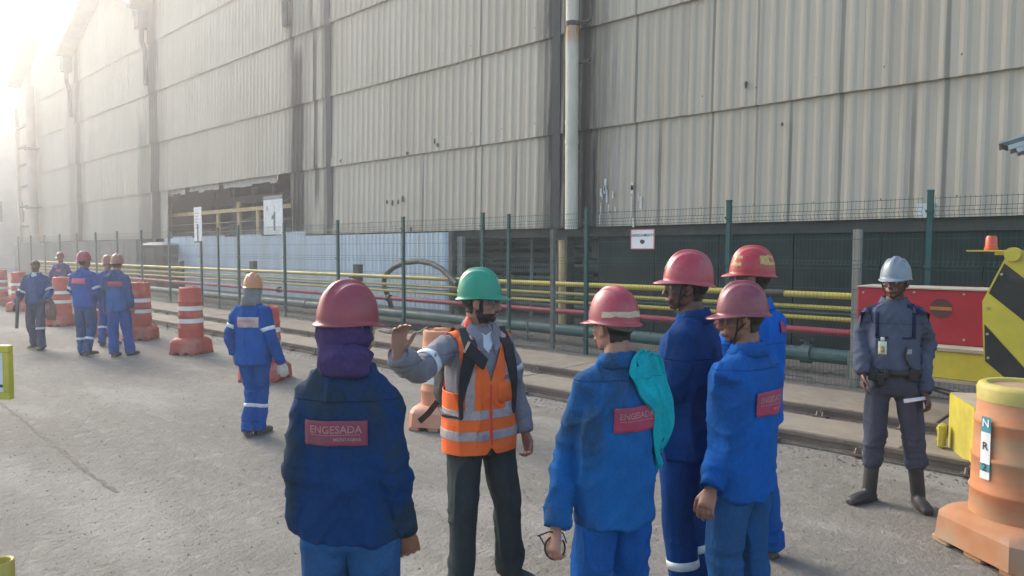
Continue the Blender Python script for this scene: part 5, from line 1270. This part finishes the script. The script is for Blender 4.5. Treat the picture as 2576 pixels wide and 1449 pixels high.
# ================================================================ details on the near people, things held
# -- orange vest
q = p8; s = q['s']; P8 = q['P']; VO = mat('vest_orange', (1.0, .155, .022, 1), .7, (.90, .12, .02, 1), .3, 5, bump=.5, bscale=14); VS = mat('vest_reflective', (.42, .36, .35, 1), .5, (.22, .19, .19, 1), .6, 25)
rings = q['tor'](1.0, .016); rings = [(0, 0, .80*s, .196*s, .142*s), (0, 0, .84*s, .194*s, .140*s)]+[r for r in rings if r[2] > .86*s][:-1]
zs = [r[2] for r in rings]; NA, NZ = 330, 190; grid = []; zgrid = []
for j in range(NZ+1):
    z = zs[0]+(zs[-1]-zs[0])*j/NZ; zgrid.append(z); i = max(0, min(len(zs)-2, next((k for k in range(len(zs)-1) if zs[k+1] >= z), len(zs)-2))); f = (z-zs[i])/(zs[i+1]-zs[i])
    r = [rings[i][k]*(1-f)+rings[i+1][k]*f for k in range(5)]
    for k in range(NA):
        a = 2*math.pi*k/NA; c_, s_ = math.cos(a), math.sin(a); p = Vector((r[0]+r[3]*math.copysign(abs(c_)**.85, c_), r[1]+r[4]*math.copysign(abs(s_)**.85, s_), z))
        grid.append(p)
A = np.array([tuple(p) for p in grid]); fo = (1-np.abs(vnoise(A/s*[9, 9, 4]+3)))**3*.012
nr = A.copy(); nr[:, 2] = 0; nr /= np.linalg.norm(nr, axis=1)[:, None]+1e-6; A = A+nr*fo[:, None]
for i in range(len(A)):
    p = Vector(A[i]); h = q['JB'].find_nearest(p)
    if h[0] is not None:
        d = (p-h[0]).dot(h[1])
        if d < .007: A[i] = np.array(h[0]+h[1]*.009)
def vkeep(p):
    x, y, z = p[0]/s, p[1]/s, p[2]/s
    if y > 0 and abs(x-.0) < (z-1.19)*.38: return False                  # open V at the neck
    if z > 1.455: return False
    if abs(x) > .155+.5*max(0, z-1.40) - 0 and z > 1.13: return False    # arm holes
    if z < .835 and y > 0 and abs(x) < .03*(.835-z)/.035+.0: return False
    return True
vf = []; sf = {'waist_band': [], 'lower_band': [], 'chest_band': []}
bandr = {'waist_band': (.985, 1.035), 'lower_band': (.875, .925)}
for j in range(NZ):
    for k in range(NA):
        f = (j*NA+k, j*NA+(k+1) % NA, (j+1)*NA+(k+1) % NA, (j+1)*NA+k); c = A[list(f)].mean(0)
        if not vkeep(c): continue
        vf.append(f); z = zgrid[j]/s; x = c[0]/s
        for nm, (a_, b_) in bandr.items():
            if a_ <= z <= b_ and not (c[1] > 0 and abs(x) < .008): sf[nm].append(f)
        if .088 < abs(x) < .132 and z > 1.035 and c[1] > 0: sf['chest_band'].append(f)
def sub(faces, off, name, mt, par, th=.003):
    used = sorted({i for f in faces for i in f}); ix = {i: n_ for n_, i in enumerate(used)}
    mb = MB(); mb.add([tuple(A[i]+nr[i]*off) for i in used], [tuple(ix[i] for i in f) for f in faces]); o = mb.build(name, mt, par, True)
    md = o.modifiers.new('t', 'SOLIDIFY'); md.thickness = th; md.offset = 1; return o
vest = sub(vf, 0, 'safety_vest', VO, q['root'], .004)
for nm, fc in sf.items(): sub(fc, .0045, 'reflective_band', VS, vest, .0015)
zi = [k for k in range(NA) if abs(A[k][0]) < .006 and A[k][1] > 0]
VB = BVHTree.FromPolygons([Vector(a) for a in A], vf)
def on_vest(x, z, off=.006, y=.5, front=True):
    h = VB.ray_cast(Vector((x*s, y if front else -y, z*s)), Vector((0, -1 if front else 1, 0)))
    if h[0] is None: h = q['JB'].ray_cast(Vector((x*s, y if front else -y, z*s)), Vector((0, -1 if front else 1, 0)))
    return h[0]+Vector((0, off if front else -off, 0)) if h[0] is not None else Vector((x*s, .1, z*s))
mb = MB(); mb.tube([on_vest(0, z) for z in np.linspace(.85, 1.17, 12)], .005, 6); mb.build('zip', mat('zip_red', (.75, .06, .04, 1), .5), vest)
pp = [on_vest(x, z, .010) for z in (1.07, 1.105, 1.14, 1.175) for x in (-.16, -.13, -.10, -.07, -.045)]   # chest pocket on his left
mb = MB(); mb.add(pp, [(j*5+i, j*5+i+1, j*5+6+i, j*5+5+i) for j in range(3) for i in range(4)]); o = mb.build('chest_pocket', VO, vest, True); md = o.modifiers.new('t', 'SOLIDIFY'); md.thickness = .008
me_ = text_mesh('ERB', .026, 'CENTER', .02)
for v0_ in me_.vertices: v0_.co = on_vest(-.105-v0_.co.x, 1.20+v0_.co.y, .009)
me_.update(); me_.materials.clear(); me_.materials.append(mat('print_dark_red', (.35, .03, .03, 1), .7)); link('lettering', me_, None, vest)
# white undershirt and open shirt collar
mb = MB(); mb.add([q['hp'](0, 0, 0)*0+Vector((x*s, y*s, z*s)) for x, y, z in ((-.055, .075, 1.455), (-.05, .098, 1.40), (0, .118, 1.335), (.05, .098, 1.40), (.055, .075, 1.455), (0, .088, 1.425))], [(0, 1, 2, 5), (5, 2, 3, 4)])
o = mb.build('undershirt', mat('undershirt_white', (.6, .62, .66, 1), .8), q['root'], False); md = o.modifiers.new('t', 'SOLIDIFY'); md.thickness = .012
for sx in (-1, 1):
    mb = MB(); mb.prism([Vector((sx*x*s, y*s, z*s)) for x, y, z in ((.072, .045, 1.495), (.025, .098, 1.43), (.035, .128, 1.33), (.085, .112, 1.385), (.098, .05, 1.455))], (0, .006, 0)); mb.build('shirt_lapel', GRYS, q['root'])
# backpack: bag behind, straps over the vest
bpm = mat('backpack_black', (.022, .020, .024, 1), .75, (.05, .045, .05, 1), .5, 8, bump=.5, bscale=30)
bp = tag(empty('backpack', q['root'].location), 'black backpack worn by the man in the orange vest, one strap end dangling', 'backpack'); bp.rotation_euler = q['root'].rotation_euler
bag = MB(); bag.rings([(0, -.25*s, .98*s, .13*s, .075*s), (0, -.26*s, 1.06*s, .15*s, .10*s), (0, -.255*s, 1.25*s, .145*s, .095*s), (0, -.235*s, 1.40*s, .11*s, .07*s)], 30, 3.2)
bme = remesh(bag, .012, 2, lambda co: vnoise(co*12)*.008, 'bag'); bme.materials.append(bpm); link('bag', bme, None, bp)
def ribbon(pts, w, th, name, mt, par, up):
    vs = []; fs = []
    for i, p in enumerate(pts):
        d = (pts[min(i+1, len(pts)-1)]-pts[max(i-1, 0)]).normalized(); nn = Vector(up[i] if isinstance(up, list) else up); sd_ = d.cross(nn).normalized(); n2 = sd_.cross(d).normalized(); wi = w[i] if isinstance(w, list) else w
        vs += [p-sd_*wi, p+sd_*wi, p+sd_*wi+n2*th, p-sd_*wi+n2*th]
    for i in range(len(pts)-1):
        for k in range(4): fs.append((i*4+k, i*4+(k+1) % 4, i*4+4+(k+1) % 4, i*4+4+k))
    fs += [(3, 2, 1, 0), tuple(len(pts)*4-4+k for k in range(4))]
    mb = MB(); mb.add(vs, fs); return mb.build(name, mt, par)
for sx in (1, -1):
    pts = []; ups = []
    for (x, z) in ((.155, 1.00), (.158, 1.08), (.150, 1.16), (.135, 1.24), (.118, 1.31), (.108, 1.37)): pts.append(on_vest(sx*x, z, .008)); ups.append(Vector((sx*.35, 1, .1)))
    pts.append(Vector((sx*.100*s, .03*s, 1.452*s))); ups.append(Vector((0, .5, 1))); pts.append(Vector((sx*.10*s, -.05*s, 1.462*s))); ups.append(Vector((0, -.3, 1))); pts.append(Vector((sx*.09*s, -.15*s, 1.40*s))); ups.append(Vector((0, -1, .5)))
    ribbon(pts, [.010, .012, .022, .030, .033, .034, .034, .034, .03], .012, 'shoulder_strap', bpm, bp, ups)
    mb = MB(); mb.tube([on_vest(sx*.155, 1.0, .012), Vector((sx*.21*s, .0, 1.0*s)), Vector((sx*.15*s, -.2*s, 1.0*s))], .010, 6); mb.build('webbing', bpm, bp)
mb = MB(); c0 = on_vest(.085, 1.335, .03); mb.prism([c0+Vector((x*s, 0, z*s)) for x, z in ((.055, .075), (-.045, -.02), (-.020, -.075), (.085, .02))], (0, .03, 0)); mb.build('strap_pad', bpm, bp)
mb = MB(); mb.ball(Vector((.075*s, .02*s, 1.485*s)), (.018, .028, .035)); mb.build('orange_tag', mat('tag_orange', (.85, .12, .07, 1), .6), bp, True)
W_ = q['inv']; e0, e1 = W_ @ AD(1100, 1010, 3.8), W_ @ AD(1054, 1060, 3.75)
ribbon([e0, e0.lerp(e1, .5)+Vector((0, 0, -.01)), e1], .016, .006, 'strap_end', bpm, bp, Vector((0, 1, .2)))
mb = MB(); mb.tube([W_ @ AD(1158, 865, 3.66), W_ @ AD(1166, 930, 3.6)], .001, 4)
q['ring'](q['JB'], P8['shR'], P8['elR'], .66, .035, 'sleeve_band', q['jk'], skew=.01); q['ring'](q['JB'], P8['shL'], P8['elL'], .5, .03, 'sleeve_band', q['jk'], skew=.01)
mb = MB(); h = q['hp']; mb.ball(h(-.086, .0, -.018), (.006, .008, .008)); mb.build('ear_plug', mat('ear_plug', (.75, .6, .4, 1), .5), q['root'], True)

# -- teal cloth on the shoulder
q = p9; s = q['s']; TE = cloth('teal', (.008, .37, .44, 1), (.01, .25, .31, 1), .45)
dirn = Vector((-.42, .62, -.66)).normalized(); rt = dirn.cross(Vector((0, 0, 1))).normalized(); up = rt.cross(dirn).normalized()
poly = [(0.02, 1.50), (.13, 1.45), (.235, 1.37), (.30, 1.02), (.19, .96), (.11, 1.17), (.045, 1.14)]
NU, NV = 44, 70; VS_ = []; L_ = lambda t, a: a[0]+(a[1]-a[0])*t
def edge(v):                                                             # left and right outline of the cloth going down, in metres across and height
    K = [(0, .040, .125, 1.470), (.12, .0, .18, 1.455), (.25, -.06, .225, 1.40), (.4, -.075, .250, 1.33), (.55, -.045, .262, 1.24), (.72, .03, .268, 1.13), (.88, .12, .268, 1.03), (1, .18, .25, .955)]
    for a, b_ in zip(K, K[1:]):
        if a[0] <= v <= b_[0]: f = (v-a[0])/(b_[0]-a[0]); return [a[i]+(b_[i]-a[i])*f for i in (1, 2, 3)]
    return K[-1][1:]
pts = []
for j in range(NV+1):
    xl, xr, z = edge(j/NV); xl += .010*math.sin(j*.42)+.006*math.sin(j*1.1)
    for i in range(NU+1):
        u = i/NU; x = (xl+(xr-xl)*u)*s; zz = z*s-.02*u*s
        tgt = Vector((x, -.06*s, zz)); h_ = q['JB'].ray_cast(tgt-dirn*.6, dirn)
        pts.append(h_[0] if h_[0] is not None else tgt)
A2 = np.array([tuple(p) for p in pts]).reshape(NV+1, NU+1, 3)
for _ in range(14):
    B_ = A2.copy(); B_[1:-1] = (A2[:-2]+A2[2:]+2*A2[1:-1])/4; B_[:, 1:-1] = (B_[:, :-2]+B_[:, 2:]+2*B_[:, 1:-1])/4; A2 = B_
uu = np.linspace(0, 1, NU+1)[None, :]; vv = np.linspace(0, 1, NV+1)[:, None]
fold_ = .026+.034*np.exp(-(vv/.2)**2)+.010*np.sin(uu*19+vv*5)+.007*np.sin(uu*33-vv*9+1)+.005*np.sin(vv*21+uu*7)
A2 = A2-np.array(dirn)*(fold_*s)[:, :, None]
mb = MB(); mb.add([tuple(p) for p in A2.reshape(-1, 3)], [(j*(NU+1)+i, j*(NU+1)+i+1, (j+1)*(NU+1)+i+1, (j+1)*(NU+1)+i) for j in range(NV) for i in range(NU)])
o = mb.build('teal_cloth', TE, None, True); o.location = q['root'].location; o.rotation_euler = q['root'].rotation_euler; md = o.modifiers.new('t', 'SOLIDIFY'); md.thickness = .006
tag(o, 'crumpled teal cloth draped over the shoulder of the worker with the taped helmet', 'cloth')
# -- goggles dangling from his left hand
c = AD(1396, 1372, 2.78); gg = tag(empty('goggles', c), 'clear safety goggles with black band, dangling from a worker\'s hand', 'goggles')
e1 = RT*.040; e2 = Vector((0, 0, 1))*.048
mb = MB(); mb.tube([e1*math.cos(a)*1.0+e2*math.sin(a)+Vector((0, 0, -.01)) for a in np.linspace(0, 2*math.pi, 25)], .0038, 6, caps=False); mb.build('goggle_frame', STRAP, gg)
mb = MB(); mb.add([e1*math.cos(a)*.95+e2*math.sin(a)*.95+Vector((0, 0, -.01))+F*.006*(1-abs(math.cos(a))) for a in np.linspace(0, 2*math.pi, 25)[:-1]], [tuple(range(24))]); mb.build('goggle_lens', lens_mat(), gg)
mb = MB(); mb.tube([-e1+Vector((0, 0, .0)), -e1*1.5+Vector((0, 0, .03))+F*.02, -e1*1.7+Vector((0, 0, .038)), -e1*.6+Vector((0, 0, .055)), e1*.8+Vector((0, 0, .05)), e1*1.15+Vector((0, 0, .01))], .003, 6); mb.build('goggle_band', STRAP, gg)
mb = MB(); mb.tube([e1*.1+Vector((0, 0, .025))-F*.01, e1*.8+Vector((0, 0, .035))-F*.01], .008, 8); mb.build('lens_rim', mat('clear_rim', (.6, .63, .63, 1), .2), gg)

# -- guard's trim: yoke, strips, badge, belt, pouches
q = p13; s = q['s']; JB = q['JB']
def fp_(x, z, off=.004):
    h_ = JB.ray_cast(Vector((x*s, .5, z*s)), Vector((0, -1, 0))); return (h_[0] if h_[0] is not None else Vector((x*s, .1*s, z*s)))+Vector((0, off, 0))
def sheet(name, x0, x1, z0, z1, mt, par, off=.004, nx=6, nz=8, th=.003):
    mb = MB(); pts = [fp_(x0+(x1-x0)*i/nx, z0+(z1-z0)*j/nz, off) for j in range(nz+1) for i in range(nx+1)]
    mb.add(pts, [(j*(nx+1)+i, j*(nx+1)+i+1, (j+1)*(nx+1)+i+1, (j+1)*(nx+1)+i) for j in range(nz) for i in range(nx)]); o = mb.build(name, mt, par, True); md = o.modifiers.new('t', 'SOLIDIFY'); md.thickness = th; md.offset = 0; return o
for sx in (-1, 1):
    sheet('shoulder_strip', sx*.105, sx*.128, 1.22, 1.39, NAVY, q['jk']); sheet('pocket_flap', sx*.045, sx*.13, 1.205, 1.218, NAVY, q['jk'], .005)
    mb = MB(); sh_ = q['P']['sh'+('L' if sx < 0 else 'R')]
    yk = []; 
    for j in range(5):
        for i in range(9):
            x = sx*(.07+.15*i/8); y = (-.09+.04*j); h_ = JB.ray_cast(Vector((x*s, y*s, 1.8*s)), Vector((0, 0, -1))); yk.append((h_[0] if h_[0] is not None and h_[0].z > 1.25*s else Vector((x*s, y*s, 1.38*s)))+Vector((0, 0, .004)))
    mb.add(yk, [(j*9+i, j*9+i+1, j*9+10+i, j*9+9+i) for j in range(4) for i in range(8)]); mb.build('shoulder_yoke', NAVY, q['jk'], True)
b = sheet('badge', .055, .108, 1.095, 1.185, mat('badge_cream', (.62, .62, .48, 1), .5), q['root'], .016, 2, 3, .004)
sheet('badge_photo', .068, .096, 1.11, 1.15, mat('badge_photo', (.42, .33, .14, 1), .6, (.08, .06, .05, 1), .8, 60), b, .0195, 2, 2, .001)
sheet('badge_clip', .070, .094, 1.19, 1.215, wht, b, .014, 2, 2, .005)
sheet('chest_print', -.105, -.06, 1.10, 1.135, mat('print_grey', (.3, .33, .36, 1), .7, (.06, .08, .12, 1), .8, 70), q['jk'], .006)
mb = MB(); n2 = 40; blt = mat('belt_black', (.012, .013, .014, 1), .5)
mb.rings([(0, 0, .935*s, .176*s, .126*s), (0, 0, .985*s, .178*s, .128*s)], 40, 2.35, caps=False); o = mb.build('belt', blt, q['root'], 40); md = o.modifiers.new('t', 'SOLIDIFY'); md.thickness = .010; md.offset = 1
for (x, w, z0, z1) in ((.13, .035, .90, .99), (.085, .028, .87, .96), (.05, .02, .92, .99), (-.12, .03, .91, 1.0)):
    mb = MB(); y = .125*s*math.sqrt(max(0, 1-(abs(x)/.19)**2.3)); mb.box(((x-w)*s, y, z0*s), ((x+w)*s, y+.035, z1*s), bev=.008); mb.build('belt_pouch', blt, q['root'])
mb = MB(); mb.tube([fp_(-.07, 1.15, .01), fp_(-.06, 1.08, .012), fp_(-.09, 1.02, .014), fp_(-.12, .99, .02)], .008, 8); mb.build('radio_cord', blt, q['root'])
c = AD(2303, 1009, 4.86); o = MB(); o.prism([Vector((-.075, -.006, -.012)), Vector((.08, -.006, .012)), Vector((.078, -.006, .032)), Vector((-.078, -.006, .012))], (0, .014, 0))
pa = o.build('folded_paper', mat('paper_white', (.78, .80, .84, 1), .7)); pa.location = c; pa.rotation_euler = (0, 0, math.atan2(RT.y, RT.x)); tag(pa, 'folded white paper held in the guard\'s hand', 'paper')

# -- gloved hand and things carried at the left
q = p6; w = q['P']['wrR']; gl = MB(); hand_into(gl, w+Vector((0, 0, -.012)), (.25, .1, -1), (-.3, .8, 0), (-1, 0, 0), q['s']*1.05, .6, 1.35); gme = remesh(gl, .008, 1, name='glove'); gme.materials.append(mat('glove_white', (.52, .5, .46, 1), .9, (.4, .1, .08, 1), .4, 20)); link('glove', gme, None, q['root'])
a, b_ = AD(45, 745, 12.7), AD(42, 826, 12.6); o = MB(); o.tube([Vector((0, 0, 0)), b_-a], .028, 8); o.tube([(b_-a)*.0+Vector((0, 0, .04)), Vector((0, 0, .10))], .035, 8)
tag(o.build('steel_rod', mat('dark_tool', (.07, .07, .08, 1), .6)), 'dark rod held down by the bareheaded man at far left', 'rod').location = a
a = AD(127, 775, 12.9); o = MB(); o.rings([(0, 0, -.22, .09, .07), (0, 0, -.12, .13, .09), (0, 0, .05, .12, .08), (0, 0, .14, .05, .04), (0, 0, .2, .02, .02)], 16)
tag(o.build('cloth_bag', mat('bag_brown', (.18, .11, .09, 1), .9, (.35, .33, .28, 1), .6, 9), None, True), 'brown and cream cloth bag hanging at the bareheaded man\'s side', 'bag').location = a

# ================================================================ the dusty backlit air
hb_ = MB(); hb_.box((-118, -60, -1.0), (40, 45, 17.0)); M = bpy.data.materials.new('dusty_air'); M.use_nodes = True; t = M.node_tree; t.nodes.clear()
pv = t.nodes.new('ShaderNodeVolumePrincipled'); pv.inputs['Color'].default_value = (.93, .95, 1, 1); pv.inputs['Density'].default_value = HAZE; pv.inputs['Anisotropy'].default_value = .78
ot = t.nodes.new('ShaderNodeOutputMaterial'); t.links.new(pv.outputs[0], ot.inputs['Volume'])
if HAZE > 0: tag(hb_.build('haze', M), 'pale dusty backlit air filling the yard', 'haze', kind='stuff')
